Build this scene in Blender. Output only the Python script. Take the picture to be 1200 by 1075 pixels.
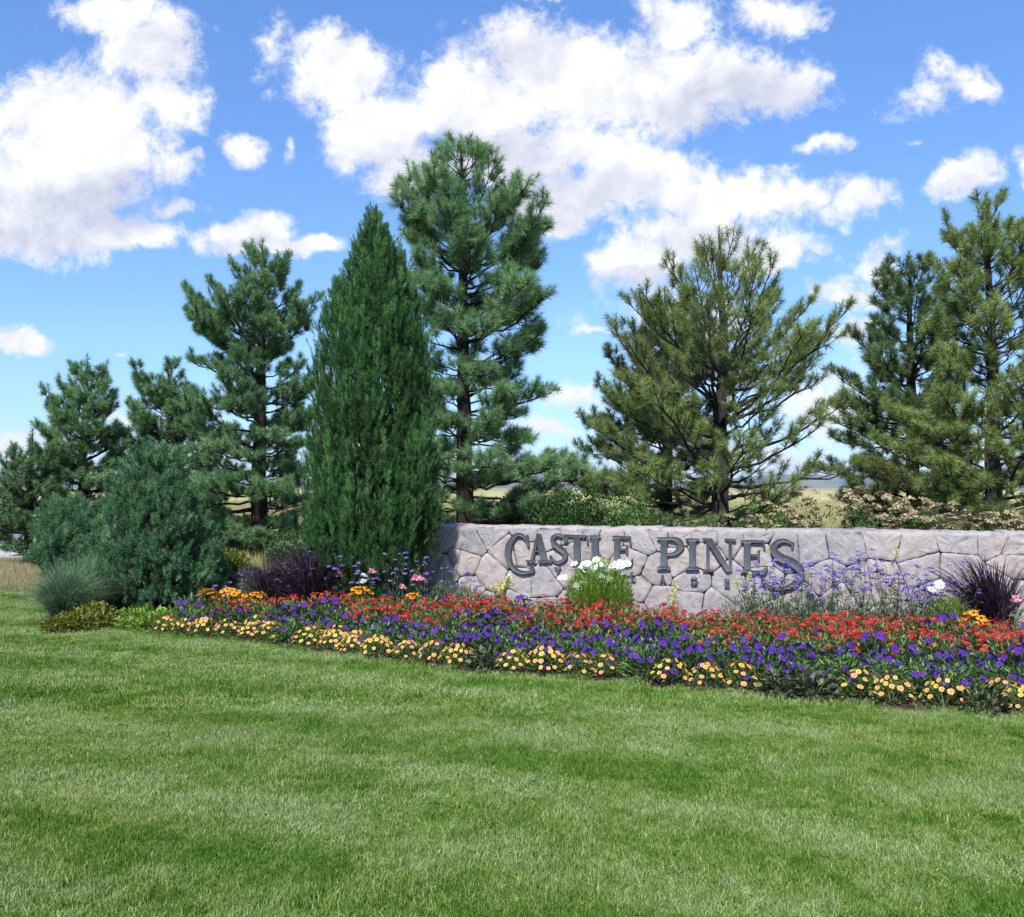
import bpy, math, random
import numpy as np
from mathutils import Vector

for o in list(bpy.data.objects):
    bpy.data.objects.remove(o, do_unlink=True)
S = bpy.context.scene
COL = S.collection
R = math.radians
RNG = np.random.default_rng(7)

# ------------------------------------------------------------------ camera, sky, sun, exposure
F = 1039.0
EYE = np.array([0.0, 0.0, 1.65])
PITCH = math.atan(34.5 / F)
cam_d = bpy.data.cameras.new('camera')
cam = bpy.data.objects.new('camera', cam_d)
COL.objects.link(cam)
cam.location = EYE
cam.rotation_euler = (math.pi / 2 + PITCH, 0, 0)
cam_d.sensor_width = 36.0
cam_d.lens = 36.0 * F / 1200.0
cam_d.clip_start = 0.05
cam_d.clip_end = 60000
S.camera = cam

SUN = Vector((-0.24, -0.74, 0.88)).normalized()
sun_el = math.asin(SUN.z)
sun_rot = math.atan2(SUN.x, SUN.y)
sd = bpy.data.lights.new('sun', 'SUN')
sd.energy = 4.4
sd.angle = R(2.0)
sd.color = (1.0, 0.955, 0.89)
sun = bpy.data.objects.new('sun', sd)
COL.objects.link(sun)
sun.rotation_euler = SUN.to_track_quat('Z', 'Y').to_euler()
S.view_settings.view_transform = 'Standard'
S.view_settings.look = 'None'
S.view_settings.exposure = 0.80
S.view_settings.gamma = 1.0
S.render.engine = 'CYCLES'
S.cycles.max_bounces = 6
S.cycles.diffuse_bounces = 4
S.cycles.transparent_max_bounces = 8
S.cycles.use_denoising = True


def ray(px, py):
    cx = (px - 600.0) / F
    cz = (537.5 - py) / F
    ca, sa = math.cos(PITCH), math.sin(PITCH)
    return np.array([cx, ca - cz * sa, sa + cz * ca])


def at(px, py, Y):
    d = ray(px, py)
    return EYE + d * (Y / d[1])


def grd(px, py, z=0.0):
    d = ray(px, py)
    return EYE + d * ((z - EYE[2]) / d[2])


class NT:
    """small helper around a node tree"""
    def __init__(self, nt):
        self.nt = nt
        nt.nodes.clear()

    def n(self, typ, **kw):
        nd = self.nt.nodes.new(typ)
        for k, v in kw.items():
            if k.startswith('i_'):
                key = k[2:]
                nd.inputs[int(key) if key.isdigit() else key.replace('_', ' ')].default_value = v
            else:
                setattr(nd, k, v)
        return nd

    def l(self, a, b):
        self.nt.links.new(a, b)

    def math(self, op, a, b=None, c=None, clamp=False):
        nd = self.nt.nodes.new('ShaderNodeMath')
        nd.operation = op
        nd.use_clamp = clamp
        for i, v in enumerate((a, b, c)):
            if v is None:
                continue
            if isinstance(v, (int, float)):
                nd.inputs[i].default_value = v
            else:
                self.l(v, nd.inputs[i])
        return nd.outputs[0]

    def mix(self, fac, a, b, blend='MIX'):
        nd = self.nt.nodes.new('ShaderNodeMix')
        nd.data_type = 'RGBA'
        nd.blend_type = blend
        for v, i in ((fac, 0), (a, 6), (b, 7)):
            if isinstance(v, (int, float)):
                nd.inputs[i].default_value = v
            elif isinstance(v, tuple):
                nd.inputs[i].default_value = (*v[:3], 1)
            else:
                self.l(v, nd.inputs[i])
        return nd.outputs[2]

    def ramp(self, fac, stops, interp='LINEAR'):
        nd = self.nt.nodes.new('ShaderNodeValToRGB')
        cr = nd.color_ramp
        cr.interpolation = interp
        while len(cr.elements) < len(stops):
            cr.elements.new(0.5)
        for e, (p, c) in zip(cr.elements, stops):
            e.position = p
            e.color = (*c[:3], 1) if isinstance(c, tuple) else (c, c, c, 1)
        self.l(fac, nd.inputs[0])
        return nd.outputs[0]

    def noise(self, vec, scale, detail=4, rough=0.55, dist=0.0):
        nd = self.n('ShaderNodeTexNoise')
        nd.inputs['Scale'].default_value = scale
        nd.inputs['Detail'].default_value = detail
        nd.inputs['Roughness'].default_value = rough
        nd.inputs['Distortion'].default_value = dist
        if vec is not None:
            self.l(vec, nd.inputs['Vector'])
        return nd

    def smooth(self, v, lo, hi, a=0.0, b=1.0):
        nd = self.nt.nodes.new('ShaderNodeMapRange')
        nd.interpolation_type = 'SMOOTHSTEP'
        nd.inputs[1].default_value = lo
        nd.inputs[2].default_value = hi
        nd.inputs[3].default_value = a
        nd.inputs[4].default_value = b
        self.l(v, nd.inputs[0])
        return nd.outputs[0]


# ---- the sky: Nishita plus broken cumulus laid out by compass direction
W = bpy.data.worlds.new('World')
S.world = W
W.use_nodes = True
t = NT(W.node_tree)
out = t.n('ShaderNodeOutputWorld')
bg = t.n('ShaderNodeBackground')
bg.inputs[1].default_value = 0.067
t.l(bg.outputs[0], out.inputs[0])
sky = t.n('ShaderNodeTexSky')
sky.sky_type = 'NISHITA'
sky.sun_disc = False
sky.sun_elevation = sun_el
sky.sun_rotation = sun_rot
sky.altitude = 1900
sky.air_density = 1.15
sky.dust_density = 0.35
sky.ozone_density = 2.2
tc = t.n('ShaderNodeTexCoord')
sep = t.n('ShaderNodeSeparateXYZ')
t.l(tc.outputs['Generated'], sep.inputs[0])
ay = t.math('MAXIMUM', t.math('ABSOLUTE', sep.outputs[1]), 0.12)
u = t.math('DIVIDE', sep.outputs[0], ay)
v = t.math('DIVIDE', sep.outputs[2], ay)
cmb = t.n('ShaderNodeCombineXYZ')
t.l(u, cmb.inputs[0])
t.l(v, cmb.inputs[1])
uv = cmb.outputs[0]
# warp
wn = t.noise(uv, 7.0, 4, 0.62)
vm = t.n('ShaderNodeVectorMath', operation='SUBTRACT')
t.l(wn.outputs['Color'], vm.inputs[0])
vm.inputs[1].default_value = (0.5, 0.5, 0.5)
vs = t.n('ShaderNodeVectorMath', operation='SCALE')
t.l(vm.outputs[0], vs.inputs[0])
vs.inputs['Scale'].default_value = 0.10
va = t.n('ShaderNodeVectorMath', operation='ADD')
t.l(uv, va.inputs[0])
t.l(vs.outputs[0], va.inputs[1])
uvw = va.outputs[0]


def ellipses(lst, vec):
    acc = None
    for e in lst:
        cx, cy, rx, ry = e[:4]
        rot = e[4] if len(e) > 4 else 0
        wgt = e[5] if len(e) > 5 else 1.0
        d = ray(cx, cy)
        mp = t.n('ShaderNodeMapping', vector_type='TEXTURE')
        mp.inputs['Location'].default_value = (d[0] / d[1], d[2] / d[1], 0)
        mp.inputs['Rotation'].default_value = (0, 0, R(-rot))
        mp.inputs['Scale'].default_value = (rx / F, ry / F, 1)
        if acc is None:
            t.l(vec, mp.inputs[0])
        else:  # chained so that the shader evaluates one ellipse after another
            ma = t.n('ShaderNodeVectorMath', operation='MULTIPLY_ADD')
            t.l(acc, ma.inputs[0])
            ma.inputs[1].default_value = (1e-7, 1e-7, 1e-7)
            t.l(vec, ma.inputs[2])
            t.l(ma.outputs[0], mp.inputs[0])
        ln = t.n('ShaderNodeVectorMath', operation='LENGTH')
        t.l(mp.outputs[0], ln.inputs[0])
        val = t.math('MULTIPLY', t.math('SUBTRACT', 1.0, ln.outputs['Value']), wgt)
        val = t.math('MAXIMUM', val, -1.0)
        acc = val if acc is None else t.math('SMOOTH_MAX', acc, val, 0.25)
    return acc


CL = [
    (170, 60, 72, 62), (195, 120, 52, 45), (130, 15, 70, 30), (60, 130, 95, 62), (55, 205, 150, 72), (25, 265, 120, 52),
    (150, 262, 85, 30, 5), (205, 185, 40, 30, 0, .6), (100, 160, 110, 70), (205, 235, 40, 14, 0, .6),
    (280, 165, 40, 26, 40, .75), (337, 168, 13, 20, 0, .5),
    (285, 270, 62, 27), (372, 282, 42, 17, 5), (320, 285, 70, 14),
    (22, 397, 46, 15, 12, .9), (150, 410, 14, 5, 0, .4), (5, 528, 55, 14, 0, .6),
    (408, 80, 68, 58), (385, 45, 60, 30, 0, .6), (450, 145, 75, 62), (560, 110, 115, 62), (640, 85, 85, 60), (700, 100, 115, 72),
    (800, 100, 130, 60), (885, 105, 82, 48), (790, 20, 62, 48, 0, .8), (600, 185, 110, 62), (490, 200, 55, 36), (530, 75, 50, 40, 0, .6),
    (690, 165, 70, 35), (610, 60, 60, 40, 0, .5),
    (755, 195, 105, 42), (680, 225, 90, 42), (850, 220, 95, 40), (740, 302, 66, 38), (830, 272, 105, 38), (905, 292, 66, 26),
    (1003, 243, 58, 30, 0, .8), (935, 232, 60, 26, 0, .8), (640, 255, 60, 30),
    (325, 50, 26, 40, 0, .45), (905, 8, 55, 22, -20, .55), (640, 4, 22, 12, 0, .6),
    (1088, 108, 52, 20, -20, .5), (1150, 100, 32, 20, 20, .6), (1105, 85, 40, 16, 20, .45), (1070, 165, 18, 8, 0, .35),
    (962, 174, 42, 13, 0, .6), (1128, 212, 50, 26, -28, .85), (1200, 188, 22, 36, 0, .8), (1045, 295, 30, 14, -20, .5), (1025, 318, 36, 24, 0, .7),
    (1000, 395, 44, 20, 0, .6), (985, 350, 40, 18, 0, .5), (700, 388, 34, 9, 0, .6), (640, 498, 52, 14, 0, .6), (670, 466, 40, 16, 0, .5),
    (960, 470, 90, 36, 0, .6), (780, 372, 120, 40, 0, .4), (590, 545, 160, 12, 0, .4), (880, 540, 200, 16, 0, .55), (60, 560, 160, 9, 0, .4), (150, 480, 40, 12, 0, .45),
    (-150, 200, 140, 90), (-330, 90, 160, 70), (1400, 250, 120, 60), (1600, 120, 170, 80), (1330, 60, 90, 40), (-200, 420, 120, 25), (1350, 430, 150, 28),
    (500, -260, 260, 120), (1000, -420, 320, 160),
]
SHD = [(115, 235, 130, 42, -8), (40, 280, 90, 22), (195, 60, 40, 30, 0, .5), (560, 195, 120, 50, -8), (690, 215, 110, 30), (850, 120, 110, 34, -5), (640, 240, 110, 30),
       (830, 285, 90, 22), (300, 285, 70, 12), (1120, 232, 36, 14), (760, 55, 40, 30, 0, .5), (600, 60, 60, 30, 0, .3), (735, 322, 60, 14), (500, 180, 60, 30, 0, .5)]
field = ellipses(CL, uvw)
nz = t.noise(uv, 9.0, 8, 0.64, 0.3)
nz2 = t.noise(uv, 42.0, 4, 0.7, 0.5)
dens = t.math('ADD', field, t.math('MULTIPLY', t.math('SUBTRACT', nz.outputs[0], 0.5), 1.5))
dens = t.math('ADD', dens, t.math('MULTIPLY', t.math('SUBTRACT', nz2.outputs[0], 0.5), 0.95))
mask = t.smooth(dens, -0.10, 0.50)
# relief: brighter where the puff faces the sun (up and left)
vo = t.n('ShaderNodeVectorMath', operation='ADD')
t.l(uv, vo.inputs[0])
vo.inputs[1].default_value = (-0.012, 0.022, 0)
nzo = t.noise(vo.outputs[0], 9.0, 7, 0.64, 0.3)
relief = t.math('MULTIPLY', t.math('SUBTRACT', nz.outputs[0], nzo.outputs[0]), 1.25)
shf = t.smooth(ellipses(SHD, uvw), -0.35, 0.55)
low = t.noise(uv, 5.0, 2, 0.5)
shf = t.math('MULTIPLY', shf, t.smooth(low.outputs[0], 0.3, 0.6, 0.55, 1.0))
sval = t.math('ADD', t.math('SUBTRACT', 0.95, t.math('MULTIPLY', shf, 0.29)), relief, clamp=False)
sval = t.math('MAXIMUM', t.math('MINIMUM', sval, 1.0), 0.35)
ccol = t.ramp(sval, [(0.35, (4.3, 4.6, 6.0)), (0.65, (6.3, 6.5, 7.6)), (0.88, (8.1, 8.2, 8.7)), (1.0, (9.3, 9.3, 9.4))])
# saturate / brighten the blue a little (cleaner mountain air than the model's)
hsv = t.n('ShaderNodeHueSaturation')
hsv.inputs['Saturation'].default_value = 1.12
hsv.inputs['Value'].default_value = 1.35
t.l(sky.outputs[0], hsv.inputs['Color'])
tint = t.ramp(t.math('MAXIMUM', sep.outputs[2], 0.0), [(0.0, (0.60, 0.71, 1.0)), (0.06, (0.72, 0.86, 1.08)), (0.16, (0.98, 1.10, 1.26)), (0.5, (1.24, 1.40, 1.66))])
blue = t.mix(1.0, hsv.outputs[0], tint, 'MULTIPLY')
fin = t.mix(mask, blue, ccol)
t.l(fin, bg.inputs[0])
W.cycles.sampling_method = 'MANUAL'
W.cycles.sample_map_resolution = 512

# ------------------------------------------------------------------ mesh and object helpers
class Acc:
    """collects triangles and quads (with a material slot and a random value per vertex) for ONE mesh"""
    def __init__(self):
        self.v, self.t, self.q, self.tm, self.qm, self.r, self.n = [], [], [], [], [], [], 0

    def add(self, V, Fc, m=0, rnd=0.5):
        V = np.asarray(V, dtype=np.float64).reshape(-1, 3)
        Fc = np.asarray(Fc, dtype=np.int64)
        self.v.append(V)
        r = np.full(len(V), rnd) if np.isscalar(rnd) else np.asarray(rnd)
        self.r.append(r)
        if Fc.size:
            if Fc.shape[1] == 3:
                self.t.append(Fc + self.n)
                self.tm.append(np.full(len(Fc), m))
            else:
                self.q.append(Fc + self.n)
                self.qm.append(np.full(len(Fc), m))
        self.n += len(V)

    def box(self, c, s, m=0, rot=0.0, rnd=0.5):
        x, y, z = [k / 2 for k in s]
        P = np.array([(i * x, j * y, k * z) for k in (-1, 1) for j in (-1, 1) for i in (-1, 1)])
        cr, sr = math.cos(rot), math.sin(rot)
        P = P @ np.array([[cr, sr, 0], [-sr, cr, 0], [0, 0, 1]]) + np.asarray(c)
        self.add(P, [(0, 2, 3, 1), (4, 5, 7, 6), (0, 1, 5, 4), (2, 6, 7, 3), (0, 4, 6, 2), (1, 3, 7, 5)], m, rnd)

    def tube(self, pts, rad, sides=6, m=0, rnd=0.5, cap=True):
        P = np.asarray(pts, float)
        n = len(P)
        rad = np.full(n, rad) if np.isscalar(rad) else np.asarray(rad, float)
        T = np.gradient(P, axis=0)
        T /= np.linalg.norm(T, axis=1)[:, None] + 1e-9
        ref = np.array([0.0, 0.0, 1.0]) if abs(T[0][2]) < 0.8 else np.array([1.0, 0.0, 0.0])
        A = np.cross(T, ref)
        A /= np.linalg.norm(A, axis=1)[:, None] + 1e-9
        B = np.cross(T, A)
        a = np.arange(sides) * 2 * math.pi / sides
        V = (P[:, None, :] + rad[:, None, None] * (np.cos(a)[None, :, None] * A[:, None, :] + np.sin(a)[None, :, None] * B[:, None, :])).reshape(-1, 3)
        i = np.arange(n - 1)[:, None] * sides
        j = np.arange(sides)[None, :]
        k = (j + 1) % sides
        Q = np.stack([i + j, i + k, i + sides + k, i + sides + j], -1).reshape(-1, 4)
        self.add(V, Q, m, rnd)

    def mesh(self, name, mats, smooth=False):
        me = bpy.data.meshes.new(name)
        V = np.concatenate(self.v) if self.v else np.zeros((0, 3))
        T = np.concatenate(self.t) if self.t else np.zeros((0, 3), int)
        Q = np.concatenate(self.q) if self.q else np.zeros((0, 4), int)
        me.vertices.add(len(V))
        me.vertices.foreach_set('co', V.astype(np.float32).ravel())
        loops = np.concatenate([T.ravel(), Q.ravel()]).astype(np.int32)
        me.loops.add(len(loops))
        me.loops.foreach_set('vertex_index', loops)
        me.polygons.add(len(T) + len(Q))
        st = np.concatenate([np.arange(len(T)) * 3, len(T) * 3 + np.arange(len(Q)) * 4]).astype(np.int32)
        me.polygons.foreach_set('loop_start', st)
        mi = np.concatenate(([*self.tm] or [np.zeros(0, int)]) + ([*self.qm] or [np.zeros(0, int)])).astype(np.int32)
        me.polygons.foreach_set('material_index', mi)
        if smooth:
            me.polygons.foreach_set('use_smooth', np.ones(len(mi), bool))
        a = me.attributes.new('rnd', 'FLOAT', 'POINT')
        a.data.foreach_set('value', np.concatenate(self.r).astype(np.float32) if self.r else np.zeros(0, np.float32))
        me.update(calc_edges=True)
        for m in (mats if isinstance(mats, (list, tuple)) else [mats]):
            me.materials.append(m)
        return me

    def obj(self, name, mats, parent=None, loc=(0, 0, 0), smooth=False):
        return link(name, self.mesh(name, mats, smooth), parent, loc)


def link(name, data, parent=None, loc=(0, 0, 0), rz=0.0, sc=None):
    o = bpy.data.objects.new(name, data)
    COL.objects.link(o)
    o.location = tuple(float(k) for k in loc)
    o.rotation_euler = (0, 0, rz)
    if sc is not None:
        o.scale = (sc, sc, sc)
    if parent:
        o.parent = parent
    return o


def tag(o, label, cat, group=None):
    o['label'] = label
    o['category'] = cat
    if group:
        o['group'] = group
    return o


def thing(name, label, cat, loc=(0, 0, 0), rz=0.0, group=None):
    return tag(link(name, None, None, loc, rz), label, cat, group)


def setting(o, kind='structure'):
    o['kind'] = kind
    return o


def dup(root, loc, rz=0.0, sc=1.0, label=None, group=None):
    r = root.copy()
    COL.objects.link(r)
    r.location = tuple(float(k) for k in loc)
    r.rotation_euler = (0, 0, rz)
    r.scale = (sc, sc, sc)
    if label:
        r['label'] = label
    if group:
        r['group'] = group
    for ch in list(root.children):
        c = ch.copy()
        COL.objects.link(c)
        c.parent = r
    return r


def unit(v):
    v = np.asarray(v, float)
    return v / (np.linalg.norm(v, axis=-1, keepdims=True) + 1e-9)


def rand_perp(D, rng=RNG):
    A = rng.normal(size=D.shape)
    A -= (A * D).sum(-1, keepdims=True) * D
    return unit(A)


def snoise(x, y, seed=0, oct=4):
    """cheap smooth 2D noise in -1..1 from rotated sines"""
    r = np.random.default_rng(seed)
    s, amp, tot = 0, 1.0, 0
    f = 1.0
    for _ in range(oct):
        for _ in range(3):
            a, p = r.uniform(0, 6.28, 2)
            g = f * r.uniform(0.7, 1.4)
            s = s + amp * np.sin((x * math.cos(a) + y * math.sin(a)) * g + p + 1.3 * np.sin((x * math.sin(a) - y * math.cos(a)) * g * 0.7 + p))
        tot += amp * 1.8
        amp *= 0.55
        f *= 2.1
    return np.clip(s / tot, -1, 1)


# ------------------------------------------------------------------ materials
def new_mat(name):
    m = bpy.data.materials.new(name)
    m.use_nodes = True
    return m, NT(m.node_tree)


def leafy(name, stops, transl=0.25, rough=0.55, spec=0.3, world_var=None):
    """foliage: colour from the per-leaf random value, a little light through the leaf"""
    m, t = new_mat(name)
    o = t.n('ShaderNodeOutputMaterial')
    a = t.n('ShaderNodeAttribute', attribute_name='rnd')
    c = t.ramp(a.outputs['Fac'], stops)
    if world_var:
        g = t.n('ShaderNodeNewGeometry')
        nn = t.noise(g.outputs['Position'], world_var[0], 3, 0.5)
        c = t.mix(t.smooth(nn.outputs[0], 0.42, 0.62), c, world_var[1], 'MULTIPLY')
    p = t.n('ShaderNodeBsdfPrincipled')
    t.l(c, p.inputs['Base Color'])
    p.inputs['Roughness'].default_value = rough
    p.inputs['Specular IOR Level'].default_value = spec
    if transl > 0:
        tr = t.n('ShaderNodeBsdfTranslucent')
        t.l(c, tr.inputs[0])
        mx = t.n('ShaderNodeMixShader')
        mx.inputs[0].default_value = transl
        t.l(p.outputs[0], mx.inputs[1])
        t.l(tr.outputs[0], mx.inputs[2])
        t.l(mx.outputs[0], o.inputs[0])
    else:
        t.l(p.outputs[0], o.inputs[0])
    return m


def surf(name, stops, scale=5.0, rough=0.8, bump=0.3, bscale=40.0, spec=0.3, detail=6, metallic=0.0, stretch=None, bdist=0.01):
    m, t = new_mat(name)
    o = t.n('ShaderNodeOutputMaterial')
    g = t.n('ShaderNodeTexCoord')
    vec = g.outputs['Object']
    if stretch:
        mp = t.n('ShaderNodeMapping')
        mp.inputs['Scale'].default_value = stretch
        t.l(vec, mp.inputs[0])
        vec = mp.outputs[0]
    n = t.noise(vec, scale, detail, 0.6)
    c = t.ramp(n.outputs[0], stops)
    p = t.n('ShaderNodeBsdfPrincipled')
    t.l(c, p.inputs['Base Color'])
    p.inputs['Roughness'].default_value = rough
    p.inputs['Specular IOR Level'].default_value = spec
    p.inputs['Metallic'].default_value = metallic
    if bump:
        b = t.n('ShaderNodeBump')
        b.inputs['Strength'].default_value = bump
        b.inputs['Distance'].default_value = bdist
        n2 = t.noise(vec, bscale, 6, 0.65)
        t.l(n2.outputs[0], b.inputs['Height'])
        t.l(b.outputs[0], p.inputs['Normal'])
    t.l(p.outputs[0], o.inputs[0])
    return m


M = {}
M['bark'] = surf('bark', [(0.3, (0.013, 0.010, 0.009)), (0.7, (0.051, 0.042, 0.035))], 14, 0.95, 1.0, 22, 0.1, stretch=(1, 1, 0.25), bdist=0.04)
M['bark_grey'] = surf('bark_grey', [(0.3, (0.016, 0.014, 0.013)), (0.7, (0.068, 0.061, 0.055))], 14, 0.95, 1.0, 22, 0.1, stretch=(1, 1, 0.25), bdist=0.04)
M['ndl_blue'] = leafy('needles_blue_green', [(0.0, (0.108, 0.160, 0.056)), (0.25, (0.097, 0.199, 0.082)), (0.7, (0.144, 0.277, 0.118)), (1.0, (0.233, 0.372, 0.154))], 0.28)
M['ndl_fresh'] = leafy('needles_fresh_green', [(0.0, (0.083, 0.145, 0.048)), (0.3, (0.113, 0.228, 0.091)), (0.7, (0.167, 0.308, 0.132)), (1.0, (0.276, 0.422, 0.184))], 0.28)
M['ndl_olive'] = leafy('needles_olive', [(0.0, (0.139, 0.148, 0.050)), (0.3, (0.143, 0.204, 0.062)), (0.7, (0.206, 0.279, 0.081)), (1.0, (0.297, 0.376, 0.129))], 0.28)
M['ndl_mid'] = leafy('needles_mid_green', [(0.0, (0.087, 0.106, 0.040)), (0.3, (0.087, 0.151, 0.055)), (0.7, (0.138, 0.215, 0.081)), (1.0, (0.224, 0.298, 0.125))], 0.28)
M['ndl_deep'] = leafy('needles_deep_green', [(0.0, (0.037, 0.066, 0.015)), (0.3, (0.026, 0.089, 0.025)), (0.7, (0.045, 0.143, 0.040)), (1.0, (0.102, 0.235, 0.068))], 0.16)
M['ndl_teal'] = leafy('needles_teal', [(0.0, (0.046, 0.096, 0.041)), (0.3, (0.053, 0.151, 0.062)), (0.7, (0.094, 0.224, 0.099)), (1.0, (0.180, 0.326, 0.163))], 0.16)
M['leaf_zin'] = leafy('leaves_zinnia', [(0, (0.060, 0.120, 0.030)), (0.5, (0.120, 0.215, 0.060)), (1, (0.280, 0.400, 0.160))], 0.35)
M['leaf_dark'] = leafy('leaves_dark', [(0, (0.024, 0.058, 0.013)), (0.5, (0.036, 0.096, 0.022)), (1, (0.072, 0.150, 0.037))], 0.3)
M['leaf_mid'] = leafy('leaves_mid', [(0, (0.048, 0.108, 0.024)), (0.5, (0.090, 0.186, 0.042)), (1, (0.216, 0.348, 0.105))], 0.35)
M['leaf_grey'] = leafy('leaves_grey_green', [(0, (0.06, 0.10, 0.05)), (0.5, (0.10, 0.16, 0.075)), (1, (0.17, 0.24, 0.12))], 0.35)
M['leaf_gold'] = leafy('leaves_golden', [(0, (0.10, 0.12, 0.018)), (0.5, (0.18, 0.21, 0.03)), (1, (0.30, 0.32, 0.06))], 0.35)
M['leaf_lime'] = leafy('leaves_lime', [(0, (0.108, 0.204, 0.022)), (0.5, (0.180, 0.324, 0.033)), (1, (0.312, 0.480, 0.077))], 0.4)
M['leaf_bronze'] = leafy('leaves_bronze', [(0, (0.032, 0.042, 0.024)), (0.5, (0.072, 0.095, 0.045)), (1, (0.136, 0.190, 0.090))], 0.15)
M['grass_blue'] = leafy('blue_grass_blades', [(0, (0.06, 0.13, 0.06)), (0.5, (0.11, 0.20, 0.10)), (1, (0.24, 0.34, 0.20))], 0.3)
M['grass_purple'] = leafy('purple_grass_blades', [(0, (0.010, 0.006, 0.012)), (0.6, (0.030, 0.016, 0.032)), (1, (0.085, 0.052, 0.075))], 0.1)
M['straw'] = leafy('dry_grass_blades', [(0, (0.20, 0.19, 0.09)), (0.5, (0.34, 0.30, 0.16)), (1, (0.50, 0.44, 0.27))], 0.3)
M['meadow'] = leafy('meadow_blades', [(0, (0.22, 0.23, 0.08)), (0.5, (0.38, 0.36, 0.16)), (1, (0.58, 0.51, 0.30))], 0.3)
M['stem'] = leafy('green_stems', [(0, (0.05, 0.09, 0.03)), (1, (0.12, 0.18, 0.06))], 0.1)
M['stem_dark'] = leafy('dark_stems', [(0, (0.03, 0.05, 0.03)), (1, (0.07, 0.10, 0.05))], 0.0)


def petal(name, a, b):
    return leafy(name, [(0, a), (1, b)], 0.3, 0.6, 0.2)


M['red'] = petal('red_petals', (0.30, 0.010, 0.014), (0.56, 0.030, 0.038))
M['crimson'] = petal('crimson_petals', (0.30, 0.006, 0.025), (0.52, 0.016, 0.055))
M['coral'] = petal('coral_petals', (0.42, 0.035, 0.022), (0.62, 0.09, 0.05))
M['violet'] = petal('violet_petals', (0.048, 0.010, 0.17), (0.115, 0.032, 0.34))
M['violet_deep'] = petal('deep_violet_petals', (0.035, 0.005, 0.12), (0.07, 0.012, 0.22))
M['peach'] = petal('peach_petals', (0.62, 0.27, 0.075), (0.76, 0.42, 0.15))
M['yellow_pale'] = petal('pale_yellow_petals', (0.66, 0.42, 0.06), (0.76, 0.56, 0.14))
M['throat'] = petal('orange_throats', (0.45, 0.12, 0.03), (0.60, 0.22, 0.06))
M['orange'] = petal('orange_petals', (0.78, 0.24, 0.012), (0.92, 0.45, 0.02))
M['eye'] = petal('dark_eyes', (0.05, 0.02, 0.01), (0.12, 0.05, 0.02))
M['eye_yellow'] = petal('yellow_eyes', (0.45, 0.16, 0.03), (0.65, 0.30, 0.05))
M['white'] = petal('white_petals', (0.72, 0.74, 0.76), (0.88, 0.88, 0.88))
M['pink'] = petal('pink_petals', (0.58, 0.17, 0.32), (0.80, 0.40, 0.52))
M['lilac'] = petal('lilac_petals', (0.14, 0.09, 0.36), (0.30, 0.22, 0.58))
M['cream'] = petal('cream_petals', (0.72, 0.70, 0.32), (0.86, 0.84, 0.50))
M['buff'] = petal('buff_flower_heads', (0.26, 0.22, 0.12), (0.50, 0.42, 0.27))

# ------------------------------------------------------------------ ground, lawn, road, far country
def poly_sheet(name, pts, m, z):
    """flat sheet from an outline (fan-safe n-gon)"""
    me = bpy.data.meshes.new(name)
    me.from_pydata([(float(x), float(y), z) for x, y in pts], [], [tuple(range(len(pts)))])
    me.materials.append(m)
    if me.polygons[0].normal.z < 0:
        me.flip_normals()
    return setting(link(name, me))


def ground_mat():
    m, t = new_mat('prairie_ground')
    o = t.n('ShaderNodeOutputMaterial')
    g = t.n('ShaderNodeNewGeometry')
    n1 = t.noise(g.outputs['Position'], 0.05, 8, 0.6)
    n2 = t.noise(g.outputs['Position'], 1.4, 8, 0.7)
    mp = t.n('ShaderNodeMapping')
    mp.inputs['Scale'].default_value = (0.0006, 0.0035, 1)
    t.l(g.outputs['Position'], mp.inputs[0])
    n3 = t.noise(mp.outputs[0], 1.0, 6, 0.6)
    c1 = t.ramp(n1.outputs[0], [(0.35, (0.30, 0.30, 0.11)), (0.55, (0.46, 0.42, 0.19)), (0.7, (0.58, 0.50, 0.30))])
    c2 = t.ramp(n3.outputs[0], [(0.38, (0.07, 0.10, 0.045)), (0.5, (0.30, 0.28, 0.15)), (0.62, (0.50, 0.44, 0.30))])
    ln = t.n('ShaderNodeVectorMath', operation='LENGTH')
    t.l(g.outputs['Position'], ln.inputs[0])
    far = t.smooth(ln.outputs['Value'], 150, 700)
    c = t.mix(far, c1, c2)
    c = t.mix(0.5, c, t.ramp(n2.outputs[0], [(0.3, 0.45), (0.7, 1.0)]), 'MULTIPLY')
    p = t.n('ShaderNodeBsdfPrincipled')
    p.inputs['Roughness'].default_value = 0.95
    p.inputs['Specular IOR Level'].default_value = 0.1
    t.l(c, p.inputs['Base Color'])
    t.l(p.outputs[0], o.inputs[0])
    return m


GZ = 0.0
poly_sheet('ground', [(-16500, -200), (16500, -200), (16500, 28000), (-16500, 28000)], ground_mat(), -0.012)

# bed front edge and back edge: control points (x-px of the photo, distance) turned into world points
FR = [(100, 10.45), (150, 10.25), (200, 9.9), (300, 9.4), (400, 8.75), (500, 8.12), (640, 7.70), (800, 7.26), (1000, 6.75), (1200, 6.38), (1400, 6.15), (1700, 5.8)]
BK = [(100, 10.5), (180, 10.45), (230, 10.5), (330, 10.7), (500, 10.7), (640, 10.35), (800, 9.65), (1000, 9.15), (1200, 8.70), (1400, 8.35), (1700, 8.0)]


def curve_xy(tab):
    return np.array([((px - 600) / F * Y, Y) for px, Y in tab])


FRW, BKW = curve_xy(FR), curve_xy(BK)


def yfront(x):
    return np.interp(x, FRW[:, 0], FRW[:, 1])


def yback(x):
    return np.interp(x, BKW[:, 0], BKW[:, 1])


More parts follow.
